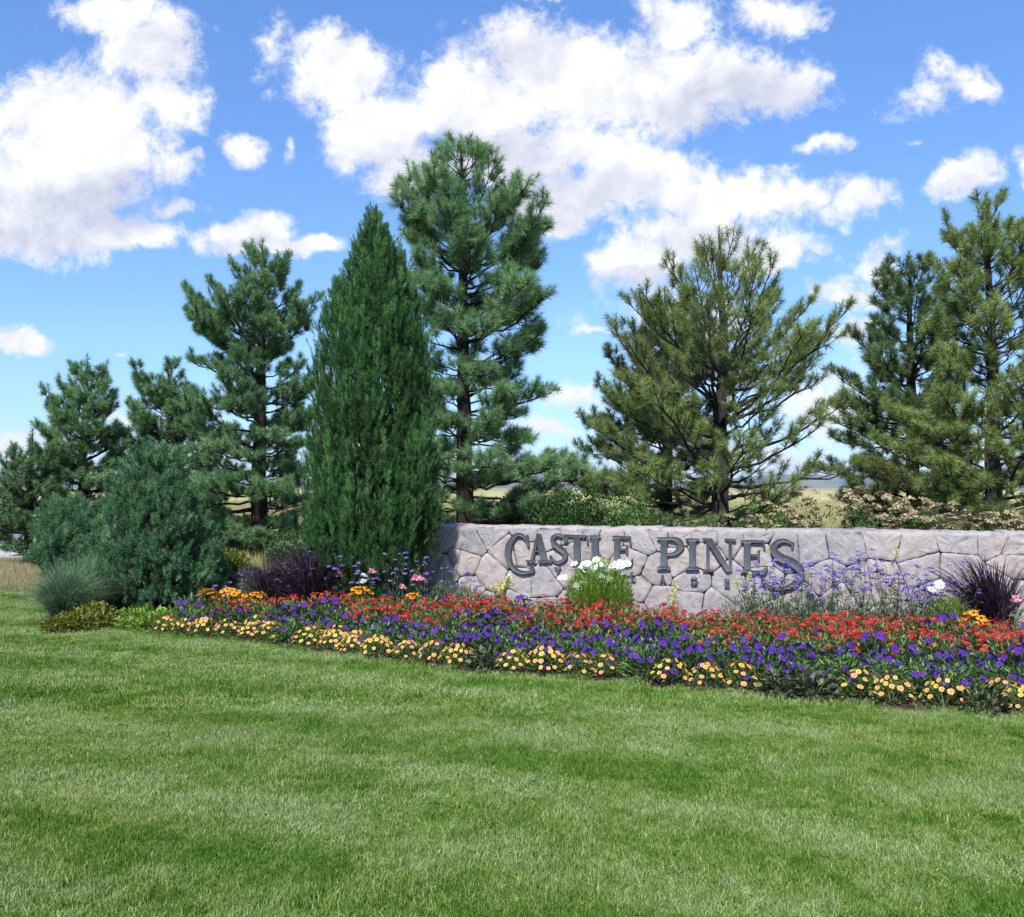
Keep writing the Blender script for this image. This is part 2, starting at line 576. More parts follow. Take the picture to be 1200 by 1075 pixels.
# lawn outline: everything in front of the bed, plus the strip running back on the far left
lawn_pts = [(-16, -3), (12, -3), (12, 5.6), (FRW[-1][0], FRW[-1][1])] + [tuple(p) for p in FRW[::-1][1:]] + [
    (-4.7, 10.35), (-4.9, 10.15), (-5.2, 10.05), (-5.5, 10.4), (-5.85, 11.0), (-6.3, 11.9), (-7.1, 13.0), (-7.7, 14.1), (-10.0, 14.7), (-16, 15.4)]
soil = surf('lawn_soil', [(0.35, (0.07, 0.12, 0.03)), (0.65, (0.11, 0.17, 0.045))], 3.0, 1.0, 0.6, 60, 0.1)
lawn = poly_sheet('lawn', lawn_pts, soil, 0.0)
mulch = surf('mulch', [(0.35, (0.050, 0.034, 0.025)), (0.55, (0.10, 0.072, 0.052)), (0.72, (0.20, 0.16, 0.125))], 30, 1.0, 1.0, 55, 0.1, bdist=0.03)
bed_pts = [(p[0], p[1]) for p in FRW] + [(9, 9.5), (9, 13.0), (5, 13.6), (-1, 14.8), (-4, 17.0), (-8.0, 16.0), (-7.55, 14.1), (-6.95, 13.0), (-6.25, 11.9), (-5.8, 11.0), (-5.45, 10.4), (-5.2, 10.12), (-4.95, 10.2)]
poly_sheet('planting_bed', bed_pts, mulch, 0.006)

# pale gravel edging where the mulch path meets the lawn
asph = surf('pale_asphalt', [(0.35, (0.30, 0.29, 0.30)), (0.65, (0.40, 0.39, 0.40))], 1.5, 0.9, 0.3, 60, 0.2)
cl = np.array([(-60, 13.0), (-34, 17.0), (-20, 20.0), (-13.0, 21.6), (-11.2, 24.3), (-13.5, 28.0), (-22, 38.0), (-45, 60.0)])
tt = np.linspace(0, 7, 60)
cx = np.interp(tt, range(8), cl[:, 0])
cy = np.interp(tt, range(8), cl[:, 1])
k = np.ones(7) / 7
cx = np.convolve(np.pad(cx, 3, 'edge'), k, 'valid')
cy = np.convolve(np.pad(cy, 3, 'edge'), k, 'valid')
tg = unit(np.stack([np.gradient(cx), np.gradient(cy)], 1))
nrm = np.stack([-tg[:, 1], tg[:, 0]], 1)


def ribbon(name, off0, off1, m, z, h=0.0):
    A = Acc()
    a = np.stack([cx + nrm[:, 0] * off0, cy + nrm[:, 1] * off0, np.full(60, z)], 1)
    b = np.stack([cx + nrm[:, 0] * off1, cy + nrm[:, 1] * off1, np.full(60, z)], 1)
    i = np.arange(59)
    A.add(np.concatenate([a, b]), np.stack([i, i + 1, i + 61, i + 60], 1))
    if h:
        for e in (a, b):
            lo = e.copy()
            lo[:, 2] = z - h
            A.add(np.concatenate([e, lo]), np.stack([i, i + 1, i + 61, i + 60], 1))
    return A.obj(name, m)


setting(ribbon('road', -2.4, 2.4, asph, -0.004))
conc = surf('kerb_concrete', [(0.35, (0.42, 0.40, 0.37)), (0.65, (0.55, 0.53, 0.50))], 6, 0.9, 0.3, 60, 0.2)
setting(ribbon('kerb', -2.65, -2.4, conc, 0.10, 0.13))
setting(ribbon('far_kerb', 2.4, 2.65, conc, 0.10, 0.13))

# hills on the horizon
def hills():
    A = Acc()
    for (Y, h, sd_, x0, x1) in ((9000, 210, 3, -9000, 9000), (14000, 330, 9, -14000, 14000)):
        n = 160
        xs = np.linspace(x0, x1, n)
        hh = h * (0.55 + 0.45 * snoise(xs / 900.0, xs * 0 + sd_, sd_, 4))
        rows = []
        for k2, (dy, f2) in enumerate(((0, 0.0), (500, 0.55), (1100, 0.9), (1700, 1.0), (2600, 0.0))):
            rows.append(np.stack([xs, Y + dy + 150 * snoise(xs / 500, xs * 0 + k2, 5 + k2, 2), hh * f2 * (1 + 0.1 * snoise(xs / 200, xs * 0 + k2, 8, 2)) - 1.0], 1))
        V = np.concatenate(rows)
        for r in range(4):
            i = np.arange(n - 1) + r * n
            if r == 0:
                A.add(V, np.stack([i, i + 1, i + 1 + n, i + n], 1))
                base = A.n - len(V)
            else:
                A.q.append(np.stack([i, i + 1, i + 1 + n, i + n], 1) + base)
                A.qm.append(np.zeros(n - 1, int))
    return A


setting(hills().obj('hills', surf('hill_scrub', [(0.4, (0.045, 0.065, 0.035)), (0.6, (0.13, 0.13, 0.07))], 0.002, 1.0, 0, spec=0.0), smooth=True))


# ------------------------------------------------------------------ grass: stuff, instanced patches
def blades(n, size, h0, h1, w, seed, lean=0.5, seg=2, curl=0.6, disc=False):
    r = np.random.default_rng(seed)
    x = r.uniform(-size / 2, size / 2, n)
    y = r.uniform(-size / 2, size / 2, n)
    az = r.uniform(0, 2 * math.pi, n)
    h = r.uniform(h0, h1, n)
    ln = np.abs(r.normal(0, lean, n)) * h
    wd = w * r.uniform(0.7, 1.3, n)
    d = np.stack([np.cos(az), np.sin(az), 0 * az], 1)
    fa = r.uniform(0, 2 * math.pi, n)
    s = np.stack([np.cos(fa), np.sin(fa), 0 * az], 1)
    b = np.stack([x, y, 0 * x], 1)
    up = np.array([0, 0, 1.0])
    mid = b + up * (h * 0.55)[:, None] + d * (ln * 0.3)[:, None]
    tip = b + up * (h * (1 - 0.35 * curl * np.minimum(1, ln / h)))[:, None] + d * ln[:, None]
    W = (wd / 2)[:, None] * s
    V = np.stack([b - W, b + W, mid + W * 0.8, mid - W * 0.8, tip], 1).reshape(-1, 3)
    i = np.arange(n) * 5
    A = Acc()
    rn = np.repeat(r.uniform(0, 1, n), 5)
    A.add(V, np.stack([i, i + 1, i + 2, i + 3], 1), 0, rn)
    A.t.append(np.stack([i + 3, i + 2, i + 4], 1))
    A.tm.append(np.zeros(n, int))
    return A


def scatter(name, pts, rots, scales, variants, m=None):
    """one object whose geometry nodes put blade patches on its points"""
    me = bpy.data.meshes.new(name)
    me.vertices.add(len(pts))
    me.vertices.foreach_set('co', np.asarray(pts, np.float32).ravel())
    a = me.attributes.new('rot', 'FLOAT_VECTOR', 'POINT')
    a.data.foreach_set('vector', np.asarray(rots, np.float32).ravel())
    a = me.attributes.new('scl', 'FLOAT_VECTOR', 'POINT')
    a.data.foreach_set('vector', np.asarray(scales, np.float32).ravel())
    o = link(name, me)
    o['kind'] = 'stuff'
    hid = bpy.data.collections.new(name + '_patches')
    for vme in variants:
        hid.objects.link(bpy.data.objects.new(vme.name, vme))
    ng = bpy.data.node_groups.new(name + '_nodes', 'GeometryNodeTree')
    ng.interface.new_socket('Geometry', in_out='INPUT', socket_type='NodeSocketGeometry')
    ng.interface.new_socket('Geometry', in_out='OUTPUT', socket_type='NodeSocketGeometry')
    N, L = ng.nodes, ng.links
    gi, go = N.new('NodeGroupInput'), N.new('NodeGroupOutput')
    ci = N.new('GeometryNodeCollectionInfo')
    ci.inputs['Collection'].default_value = hid
    ci.inputs['Separate Children'].default_value = True
    ci.inputs['Reset Children'].default_value = True
    ip = N.new('GeometryNodeInstanceOnPoints')
    ip.inputs['Pick Instance'].default_value = True
    ra = N.new('GeometryNodeInputNamedAttribute')
    ra.data_type = 'FLOAT_VECTOR'
    ra.inputs[0].default_value = 'rot'
    sa = N.new('GeometryNodeInputNamedAttribute')
    sa.data_type = 'FLOAT_VECTOR'
    sa.inputs[0].default_value = 'scl'
    m2p = N.new('GeometryNodeMeshToPoints')
    L.new(gi.outputs[0], m2p.inputs[0])
    L.new(m2p.outputs[0], ip.inputs['Points'])
    L.new(ci.outputs[0], ip.inputs['Instance'])
    L.new(ra.outputs[0], ip.inputs['Rotation'])
    L.new(sa.outputs[0], ip.inputs['Scale'])
    L.new(ip.outputs[0], go.inputs[0])
    mod = o.modifiers.new('scatter', 'NODES')
    mod.node_group = ng
    return o


def lawn_mat():
    m, t = new_mat('lawn_blades')
    o = t.n('ShaderNodeOutputMaterial')
    a = t.n('ShaderNodeAttribute', attribute_name='rnd')
    g = t.n('ShaderNodeNewGeometry')
    mp = t.n('ShaderNodeMapping')
    mp.inputs['Rotation'].default_value = (0, 0, R(14))
    mp.inputs['Scale'].default_value = (0.34, 1.25, 1)
    t.l(g.outputs['Position'], mp.inputs[0])
    n1 = t.noise(mp.outputs[0], 1.1, 5, 0.6, 0.4)
    n2 = t.noise(g.outputs['Position'], 2.6, 5, 0.65, 0.5)
    n3 = t.noise(g.outputs['Position'], 0.55, 3, 0.5)
    base = t.ramp(a.outputs['Fac'], [(0.0, (0.062, 0.119, 0.017)), (0.45, (0.130, 0.234, 0.037)), (0.85, (0.217, 0.345, 0.070)), (0.93, (0.329, 0.408, 0.132)), (1.0, (0.434, 0.417, 0.171))])
    pale = t.ramp(a.outputs['Fac'], [(0.0, (0.113, 0.179, 0.052)), (0.6, (0.251, 0.355, 0.125)), (1.0, (0.462, 0.526, 0.259))])
    rich = t.ramp(a.outputs['Fac'], [(0.0, (0.036, 0.090, 0.006)), (0.6, (0.087, 0.194, 0.017)), (1.0, (0.156, 0.292, 0.040))])
    # mower stripes along the bed edge: sheen of leaning blades painted into the colour
    sp = t.n('ShaderNodeSeparateXYZ')
    t.l(g.outputs['Position'], sp.inputs[0])
    dd = t.math('ADD', sp.outputs[1], t.math('ADD', t.math('MULTIPLY', sp.outputs[0], 0.45), t.math('MULTIPLY', t.math('MULTIPLY', sp.outputs[0], sp.outputs[0]), 0.012)))
    nw_ = t.noise(g.outputs['Position'], 0.9, 2, 0.5)
    dd = t.math('ADD', dd, t.math('MULTIPLY', nw_.outputs[0], 0.7))
    wave = t.math('SINE', t.math('MULTIPLY', dd, 6.2))
    n5 = t.noise(g.outputs['Position'], 9.0, 3, 0.6)
    s = t.math('ADD', t.math('MULTIPLY', n1.outputs[0], 0.40), t.math('MULTIPLY', n2.outputs[0], 0.34))
    s = t.math('ADD', s, t.math('ADD', t.math('MULTIPLY', n5.outputs[0], 0.26), t.math('MULTIPLY', wave, 0.044)))
    c = t.mix(t.smooth(s, 0.485, 0.585, 0, 0.85), base, pale)
    c = t.mix(t.smooth(s, 0.49, 0.415), c, rich)
    c = t.mix(t.smooth(n3.outputs[0], 0.5, 0.7, 0, 0.5), c, (1.15, 1.0, 0.75), 'MULTIPLY')
    p = t.n('ShaderNodeBsdfPrincipled')
    t.l(c, p.inputs['Base Color'])
    p.inputs['Roughness'].default_value = 0.5
    p.inputs['Specular IOR Level'].default_value = 0.35
    tr = t.n('ShaderNodeBsdfTranslucent')
    t.l(c, tr.inputs[0])
    mx = t.n('ShaderNodeMixShader')
    mx.inputs[0].default_value = 0.2
    t.l(p.outputs[0], mx.inputs[1])
    t.l(tr.outputs[0], mx.inputs[2])
    t.l(mx.outputs[0], o.inputs[0])
    return m


def inside(poly, x, y):
    c = np.zeros(len(x), bool)
    n = len(poly)
    j = n - 1
    for i in range(n):
        xi, yi = poly[i]
        xj, yj = poly[j]
        cond = ((yi > y) != (yj > y)) & (x < (xj - xi) * (y - yi) / (yj - yi + 1e-12) + xi)
        c ^= cond
        j = i
    return c


def grass():
    lm = lawn_mat()
    near = [blades(1900, 0.36, 0.018, 0.041, 0.0031, 100 + k, 0.75).mesh('grass_patch', lm) for k in range(4)]
    far = [blades(900, 0.36, 0.022, 0.050, 0.0046, 200 + k, 0.75).mesh('grass_patch_far', lm) for k in range(3)]
    r = np.random.default_rng(5)
    st = 0.215
    gx, gy = np.meshgrid(np.arange(-16, 9, st), np.arange(2.0, 15, st))
    x = gx.ravel() + r.uniform(-.04, .04, gx.size)
    y = gy.ravel() + r.uniform(-.04, .04, gx.size)
    ok = inside(lawn_pts, x, y)
    # only what a camera near the photograph's could see
    ok &= (np.abs(x) < 0.64 * y + 1.6)
    x, y = x[ok], y[ok]
    edge = np.minimum(np.abs(y - yfront(x)), 1)
    lean = 0.10 * snoise(x * 1.1, y * 2.6, 31, 3)
    hump = 1.0 + r.normal(0, .14, len(x)) + 0.30 * snoise(x * 1.7, y * 3.2, 77, 3)
    rx = lean + r.normal(0, .025, len(x))
    ry = 0.12 * snoise(x * 1.3, y * 2.0, 12, 2)
    P = np.stack([x, y, np.zeros(len(x))], 1)
    RO = np.stack([rx, ry, r.uniform(0, 6.28, len(x))], 1)
    SC = np.stack([np.ones(len(x))] * 2 + [hump], 1)
    nr = y < 6.6
    scatter('grass', P[nr], RO[nr], SC[nr], near)
    scatter('grass', P[~nr], RO[~nr], SC[~nr], far)

    # dry grass strip by the road, meadow behind the wall
    dry = [blades(300, 0.6, 0.10, 0.27, 0.006, 300 + k, 0.35).mesh('dry_grass_patch', M['straw']) for k in range(3)]
    n = 900
    x = r.uniform(-16, -7.2, n)
    y = r.uniform(13.6, 19.4, n)
    ok = (y > np.interp(x, [-16, -10, -8], [15.1, 14.5, 14.2])) & (y < np.interp(x, [-20, -12.5, -10], [17.0, 18.9, 20.0]))
    x, y = x[ok], y[ok]
    P = np.stack([x, y, np.zeros(len(x))], 1)
    s = r.uniform(.5, 1.0, len(x))
    scatter('dry_grass', P, np.stack([0 * x, 0 * x, r.uniform(0, 6.28, len(x))], 1), np.stack([s, s, s], 1), dry)
    mead = [blades(240, 0.8, 0.25, 0.7, 0.009, 400 + k, 0.35).mesh('meadow_patch', M['meadow']) for k in range(3)]
    n = 9000
    y = 14.5 + 75 * r.uniform(0, 1, n) ** 1.6
    x = r.uniform(-0.62, 0.62, n) * y
    ok = ~((x < -9) & (y < 45)) & ~((x < -8) & (y < 20)) & ~((np.abs(x + 2) < 7) & (y < 15.2))
    x, y = x[ok], y[ok]
    s = r.uniform(.4, 1.0, len(x)) * np.interp(y, [14, 90], [0.8, 1.5])
    scatter('meadow_grass', np.stack([x, y, np.zeros(len(x)) - 0.01], 1), np.stack([0 * x, 0 * x, r.uniform(0, 6.28, len(x))], 1), np.stack([s, s, s * .8], 1), mead)


grass()

# ------------------------------------------------------------------ the stone sign wall
WA = np.array([-1.235, 12.0])
WB = np.array([5.72, 9.90])
WT = (WB - WA) / np.linalg.norm(WB - WA)
WN = np.array([WT[1], -WT[0]])            # towards the viewer
WH = 1.15
WS0, WS1 = 0.02, 9.6
WTH = 0.50


def wall_sz(px, py):
    d = ray(px, py)
    # plane through WA with normal WN
    k = np.dot(WA - EYE[:2], WN) / np.dot(d[:2], WN)
    p = EYE + d * k
    return float(np.dot(p[:2] - WA, WT)), float(p[2])


def wall_w(s, z, out_=0.0):
    p = WA + WT * s + WN * out_
    return (p[0], p[1], z)


def clip_poly(poly, p, q):
    """keep the side of the bisector nearer to p"""
    m = (p + q) / 2
    d = q - p
    res = []
    for i in range(len(poly)):
        a, b = poly[i], poly[(i + 1) % len(poly)]
        da, db = np.dot(a - m, d), np.dot(b - m, d)
        if da <= 0:
            res.append(a)
        if (da < 0 < db) or (db < 0 < da):
            res.append(a + (b - a) * (da / (da - db)))
    return res


def build_wall():
    c1 = [(65, 95), (135, 100), (190, 165), (85, 195), (300, 160), (290, 75), (370, 105), (425, 85), (480, 68), (465, 160), (375, 225), (430, 330), (275, 260), (345, 360), (205, 240),
          (60, 290), (150, 340), (240, 350), (545, 100), (640, 72), (610, 200), (560, 300), (590, 400), (735, 400), (520, 215), (705, 290), (770, 285), (770, 75), (800, 190), (905, 75), (1025, 75),
          (955, 210), (1110, 120), (1085, 215), (860, 300), (820, 430), (390, 440), (560, 490), (300, 440), (200, 470), (1000, 330), (1100, 320), (950, 430), (1100, 450)]
    c2 = [(120, 75), (235, 130), (190, 245), (330, 85), (335, 165), (315, 300), (230, 400), (435, 90), (580, 92), (720, 100), (860, 95), (445, 245), (505, 350), (570, 200), (640, 220),
          (700, 170), (765, 200), (865, 200), (730, 370), (930, 290), (1010, 175), (1090, 110), (880, 350), (980, 410), (1040, 330), (1165, 170), (1170, 330), (500, 465), (320, 450), (850, 450), (1080, 450), (640, 490)]
    c3 = [(215, 150), (345, 150), (455, 110), (610, 150), (840, 105), (900, 190), (1060, 110), (1160, 150), (480, 270), (200, 262), (130, 330), (310, 380), (660, 290), (830, 300), (1040, 260), (1160, 270),
          (430, 370), (570, 400), (720, 420), (210, 440), (900, 410), (1080, 390), (1180, 420)]
    seeds = [wall_sz(490 + X / 5, 605 + Y / 5) for X, Y in c1] + [wall_sz(700 + X / 4.615, 605 + Y / 4.615) for X, Y in c2] + [wall_sz(940 + X / 4.615, 605 + Y / 4.615) for X, Y in c3]
    r = np.random.default_rng(3)
    for _ in range(60):
        seeds.append((r.uniform(7.35, WS1), r.uniform(0.05, WH)))
    for s in np.arange(0, WS1, 0.42):
        seeds.append((s + r.uniform(-.1, .1), 0.08))
    pts = []
    for s in seeds:
        s = np.array(s)
        if s[1] > 0.02 and s[1] < WH and all(np.linalg.norm((s - q) * [1.0, 0.85]) > r.choice([.17, .22, .30]) for q in pts):
            pts.append(s)
    root = thing('sign_wall', 'long low mortared fieldstone sign wall behind the flower bed, carrying dark metal letters', 'wall', (WA[0], WA[1], 0))
    off = np.array([WA[0], WA[1], 0])
    A = Acc()
    core = Acc()
    top = WH - 0.012
    # dark mortar core set back from the stone faces
    a = [wall_w(WS0, 0, -0.016), wall_w(WS1, 0, -0.016), wall_w(WS1, 0, -WTH), wall_w(WS0, 0, -WTH)]
    b = [(p[0], p[1], top - 0.02) for p in a]
    core.add(np.array(a + b) - off, [(0, 1, 5, 4), (1, 2, 6, 5), (2, 3, 7, 6), (3, 0, 4, 7), (4, 5, 6, 7)])
    core.obj('mortar', surf('mortar_dark', [(0.3, (0.05, 0.046, 0.045)), (0.7, (0.12, 0.11, 0.105))], 20, 1.0, 0.5, 80, 0.1), root)

    def stone(poly, f, depth, rnd, gap=0.0005):
        # poly: list of (s,z); f maps (s, z, out) to world
        c = np.mean(poly, 0)
        # resample the outline and roughen it
        out_ = []
        n = len(poly)
        for i in range(n):
            p, q = poly[i], poly[(i + 1) % n]
            L_ = np.linalg.norm(q - p)
            k_ = max(1, int(L_ / 0.03))
            for j in range(k_):
                out_.append(p + (q - p) * j / k_)
        P = np.array(out_)
        # round corners a bit
        for _ in range(1):
            P = 0.5 * P + 0.25 * (np.roll(P, 1, 0) + np.roll(P, -1, 0))
        d = P - c
        ln_ = np.linalg.norm(d, axis=1)[:, None] + 1e-6
        P = P - d / ln_ * (gap + r.uniform(-.001, 0.006, (len(P), 1)) + .007 * np.maximum(0, snoise(P[:, 0] * 9, P[:, 1] * 9, 6, 2))[:, None])
        m_ = len(P)
        rings = []
        tilt = r.normal(0, 0.022, 2)
        for (sc_, dp) in ((1.0, -0.035), (1.0, depth * 0.55), (0.97, depth * 0.93), (0.72, depth * 1.0), (0.4, depth * 1.0)):
            Q = c + (P - c) * sc_
            if sc_ > 0.9 and sc_ < 1:
                Q = P - d / ln_ * (0.007)
            jit = r.normal(0, 0.0035, m_) if dp > 0 else np.zeros(m_)
            jit += (0.012 * snoise(Q[:, 0] * 16, Q[:, 1] * 16, 4, 4) + (Q - c) @ tilt) if dp > 0.01 else 0
            rings.append([f(x_, z_, dp + jj) for (x_, z_), jj in zip(Q, jit)])
        V = [p for ring in rings for p in ring]
        V.append(f(c[0], c[1], depth))
        V = np.array(V) - off
        i = np.arange(m_)
        j = (i + 1) % m_
        for k_ in range(4):
            A.add(V if k_ == 0 else np.zeros((0, 3)), np.zeros((0, 4), int), 0, rnd) if k_ == 0 else None
            if k_ == 0:
                base = A.n - len(V)
            A.q.append(np.stack([i + k_ * m_, j + k_ * m_, j + (k_ + 1) * m_, i + (k_ + 1) * m_], 1) + base)
            A.qm.append(np.zeros(m_, int))
        A.t.append(np.stack([i + 4 * m_, j + 4 * m_, np.full(m_, 5 * m_)], 1) + base)
        A.tm.append(np.zeros(m_, int))

    box = [np.array(p) for p in ((WS0, 0.0), (WS1, 0.0), (WS1, top), (WS0, top))]
    for i, p in enumerate(pts):
        cell = box
        for j, q in enumerate(pts):
            if i != j and np.linalg.norm(p - q) < 1.6:
                cell = clip_poly(cell, p, q)
                if len(cell) < 3:
                    break
        if len(cell) >= 3:
            stone(cell, wall_w, r.uniform(0.011, 0.022), r.uniform())
    # left end face, back face and top from simple courses of stone
    def face(fn, u0, u1, v1, nu, nv):
        for a_ in range(nu):
            for b_ in range(nv):
                ua, ub = u0 + (u1 - u0) * a_ / nu, u0 + (u1 - u0) * (a_ + 1) / nu
                va, vb = v1 * b_ / nv, v1 * (b_ + 1) / nv
                stone([np.array(p) for p in ((ua, va), (ub, va), (ub, vb), (ua, vb))], fn, 0.02, r.uniform())
    face(lambda s, z, o: wall_w(WS0 - o, z, -s), 0.0, WTH, top, 2, 3)
    face(lambda s, z, o: wall_w(s, z, -WTH - o + 0.0), WS0, WS1, top, 22, 3)
    face(lambda s, z, o: wall_w(s, top + o - 0.01, -z), WS0, WS1, WTH, 15, 1)

    m, t = new_mat('field_stone')
    o = t.n('ShaderNodeOutputMaterial')
    at_ = t.n('ShaderNodeAttribute', attribute_name='rnd')
    g = t.n('ShaderNodeTexCoord')
    n1 = t.noise(g.outputs['Object'], 9, 8, 0.65, 0.3)
    n2 = t.noise(g.outputs['Object'], 46, 8, 0.7)
    n4 = t.noise(g.outputs['Object'], 2.3, 4, 0.6)
    base = t.ramp(at_.outputs['Fac'], [(0.0, (0.31, 0.295, 0.305)), (0.25, (0.42, 0.388, 0.385)), (0.5, (0.36, 0.345, 0.368)), (0.75, (0.46, 0.40, 0.392)), (1.0, (0.39, 0.372, 0.355))])
    c = t.mix(1.0, base, t.ramp(n1.outputs[0], [(0.3, 0.72), (0.5, 0.95), (0.72, 1.12)]), 'MULTIPLY')
    c = t.mix(1.0, c, t.ramp(n2.outputs[0], [(0.3, 0.78), (0.6, 1.05)]), 'MULTIPLY')
    c = t.mix(t.smooth(n4.outputs[0], 0.52, 0.68, 0, 0.45), c, (0.44, 0.36, 0.31))
    sepz = t.n('ShaderNodeSeparateXYZ')
    t.l(g.outputs['Object'], sepz.inputs[0])
    p = t.n('ShaderNodeBsdfPrincipled')
    p.inputs['Roughness'].default_value = 0.9
    p.inputs['Specular IOR Level'].default_value = 0.2
    b = t.n('ShaderNodeBump')
    b.inputs['Strength'].default_value = 0.62
    b.inputs['Distance'].default_value = 0.02
    vo_ = t.n('ShaderNodeTexVoronoi', feature='F1')
    vo_.inputs['Scale'].default_value = 14
    wv = t.n('ShaderNodeVectorMath', operation='ADD')
    t.l(g.outputs['Object'], wv.inputs[0])
    t.l(n1.outputs['Color'], wv.inputs[1])
    t.l(wv.outputs[0], vo_.inputs['Vector'])
    hgt = t.math('ADD', t.math('MULTIPLY', n2.outputs[0], 0.6), t.math('ADD', t.math('MULTIPLY', n1.outputs[0], 1.4), t.math('MULTIPLY', vo_.outputs[0], 0.7)))
    t.l(hgt, b.inputs['Height'])
    t.l(b.outputs[0], p.inputs['Normal'])
    t.l(c, p.inputs['Base Color'])
    t.l(p.outputs[0], o.inputs[0])
    A.obj('stonework', m, root)

    # ---- the letters, traced in the photograph, set on short pins 2 cm off the stones
    lm = surf('slate_blue_metal', [(0.35, (0.062, 0.068, 0.082)), (0.65, (0.092, 0.098, 0.112))], 25, 0.55, 0.1, 120, 0.4, metallic=0.25)
    OUT0 = 0.040

    class Letter:
        def __init__(self, ox, oy, sc_):
            self.A, self.ox, self.oy, self.sc, self.k = Acc(), ox, oy, sc_, 0

        def poly(self, P):
            """extruded outline (P in crop pixels)"""
            self.k += 1
            q = [wall_sz(self.ox + x / self.sc, self.oy + y / self.sc) for x, y in P]
            f0, f1 = OUT0 - 0.0004 * self.k, OUT0 + 0.019 + 0.0007 * self.k
            n = len(q)
            fr = np.array([wall_w(s, z, f1) for s, z in q]) - off
            bk = np.array([wall_w(s, z, f0) for s, z in q]) - off
            self.A.v.append(np.concatenate([fr, bk]))
            self.A.r.append(np.full(2 * n, 0.5))
            b0 = self.A.n
            self.A.n += 2 * n
            i = np.arange(n)
            j = (i + 1) % n
            self.A.q.append(np.stack([i, j, j + n, i + n], 1) + b0)
            self.A.qm.append(np.zeros(n, int))
            # ears: outlines are strips or convex, so fan or strip them
            return b0, n

        def quad(self, P):
            b0, n = self.poly(P)
            self.A.q.append(np.array([[0, 1, 2, 3]]) + b0)
            self.A.qm.append(np.zeros(1, int))

        def convex(self, P):
            b0, n = self.poly(P)
            self.A.t.append(np.array([[0, k_, k_ + 1] for k_ in range(1, n - 1)]) + b0)
            self.A.tm.append(np.zeros(n - 2, int))

        def stroke(self, pts):
            P = np.array([p[:2] for p in pts], float)
            w = np.array([p[2] for p in pts], float)
            # Catmull-Rom resample
            n = len(P)
            Pe = np.vstack([2 * P[0] - P[1], P, 2 * P[-1] - P[-2]])
            we = np.concatenate([[w[0]], w, [w[-1]]])
            C_, Wd = [], []
            for i in range(n - 1):
                for k_ in range(5 if i < n - 2 else 6):
                    u_ = k_ / 5
                    cc = [0.5 * (2 * a_[1] + (a_[2] - a_[0]) * u_ + (2 * a_[0] - 5 * a_[1] + 4 * a_[2] - a_[3]) * u_ ** 2 + (3 * a_[1] - a_[0] - 3 * a_[2] + a_[3]) * u_ ** 3)
                          for a_ in (Pe[i:i + 4],)][0]
                    C_.append(cc)
                    Wd.append(we[i + 1] * (1 - u_) + we[i + 2] * u_)
            C_, Wd = np.array(C_), np.array(Wd)
            T_ = unit(np.gradient(C_, axis=0))
            N_ = np.stack([-T_[:, 1], T_[:, 0]], 1)
            a_ = C_ + N_ * Wd[:, None] / 2
            b_ = C_ - N_ * Wd[:, None] / 2
            b0, m_ = self.poly(np.vstack([a_, b_[::-1]]))
            n = len(C_)
            i = np.arange(n - 1)
            self.A.q.append(np.stack([i, i + 1, 2 * n - 2 - i, 2 * n - 1 - i], 1) + b0)
            self.A.qm.append(np.zeros(n - 1, int))

        def stem(self, x0, x1, y0, y1, ov=12, th=9, sk=0.0):
            """upright with bracketed slab serifs top and bottom"""
            self.quad([(x0, y0), (x1, y0), (x1, y1), (x0, y1)])
            if ov:
                self.foot(x0, x1, y0, ov, th, 1)
                self.foot(x0, x1, y1, ov, th, -1)

        def foot(self, x0, x1, y, ov, th, up):
            # up=1: serif at the top end of a stem
            self.convex([(x0 - ov, y), (x1 + ov, y), (x1 + ov, y + up * th * .55), (x1, y + up * th * 1.6), (x0, y + up * th * 1.6), (x0 - ov, y + up * th * .55)])

        def done(self):
            cx_ = np.concatenate(self.A.v)
            # pins back to the stone
            c_ = cx_.mean(0)
            o_ = self.A.obj('letter', lm, root)
            me = o_.data
            bv = o_.modifiers.new('bevel', 'BEVEL')
            bv.width = 0.0025
            bv.segments = 1
            bv.limit_method = 'ANGLE'
            bv.angle_limit = R(50)
            return o_

    K1 = (490, 605, 5.0)
    K2 = (700, 605, 4.615)
    L = Letter(*K1)  # C
    L.stroke([(648, 168, 9), (640, 138, 12), (618, 112, 16), (590, 107, 19), (560, 130, 27), (540, 170, 36), (533, 215, 38), (540, 258, 34), (560, 295, 28), (592, 320, 21), (630, 329, 17), (665, 320, 13), (684, 298, 8)])
    L.convex([(640, 108), (652, 108), (656, 172), (646, 172)])
    L.convex([(664, 286), (688, 300), (684, 322), (672, 332), (664, 312)])
    L.done()
    L = Letter(*K1)  # A
    L.convex([(697, 103), (727, 103), (768, 264), (724, 264)])
    L.convex([(700, 112), (714, 128), (676, 262), (662, 262)])
    L.convex([(684, 196), (742, 196), (744, 206), (682, 206)])
    L.convex([(640, 256), (694, 256), (694, 266), (640, 266)])
    L.convex([(710, 258), (778, 258), (778, 270), (710, 270)])
    L.done()
    L = Letter(*K1)  # S
    L.stroke([(864, 146, 7), (856, 122, 11), (832, 108, 14), (806, 114, 19), (793, 137, 25), (805, 163, 29), (836, 186, 32), (862, 210, 30), (868, 237, 25), (850, 260, 17), (822, 268, 13), (796, 257, 10), (783, 233, 7)])
    L.convex([(860, 106), (869, 106), (871, 150), (861, 150)])
    L.convex([(778, 228), (788, 230), (788, 270), (779, 270)])
    L.done()
    L = Letter(*K1)  # T
    L.stem(917, 953, 114, 278, 0)
    L.foot(917, 953, 278, 13, 9, -1)
    L.convex([(874, 106), (998, 112), (998, 124), (872, 118)])
    L.convex([(872, 108), (884, 108), (880, 148), (868, 146)])
    L.convex([(988, 114), (998, 114), (1004, 156), (993, 156)])
    L.done()
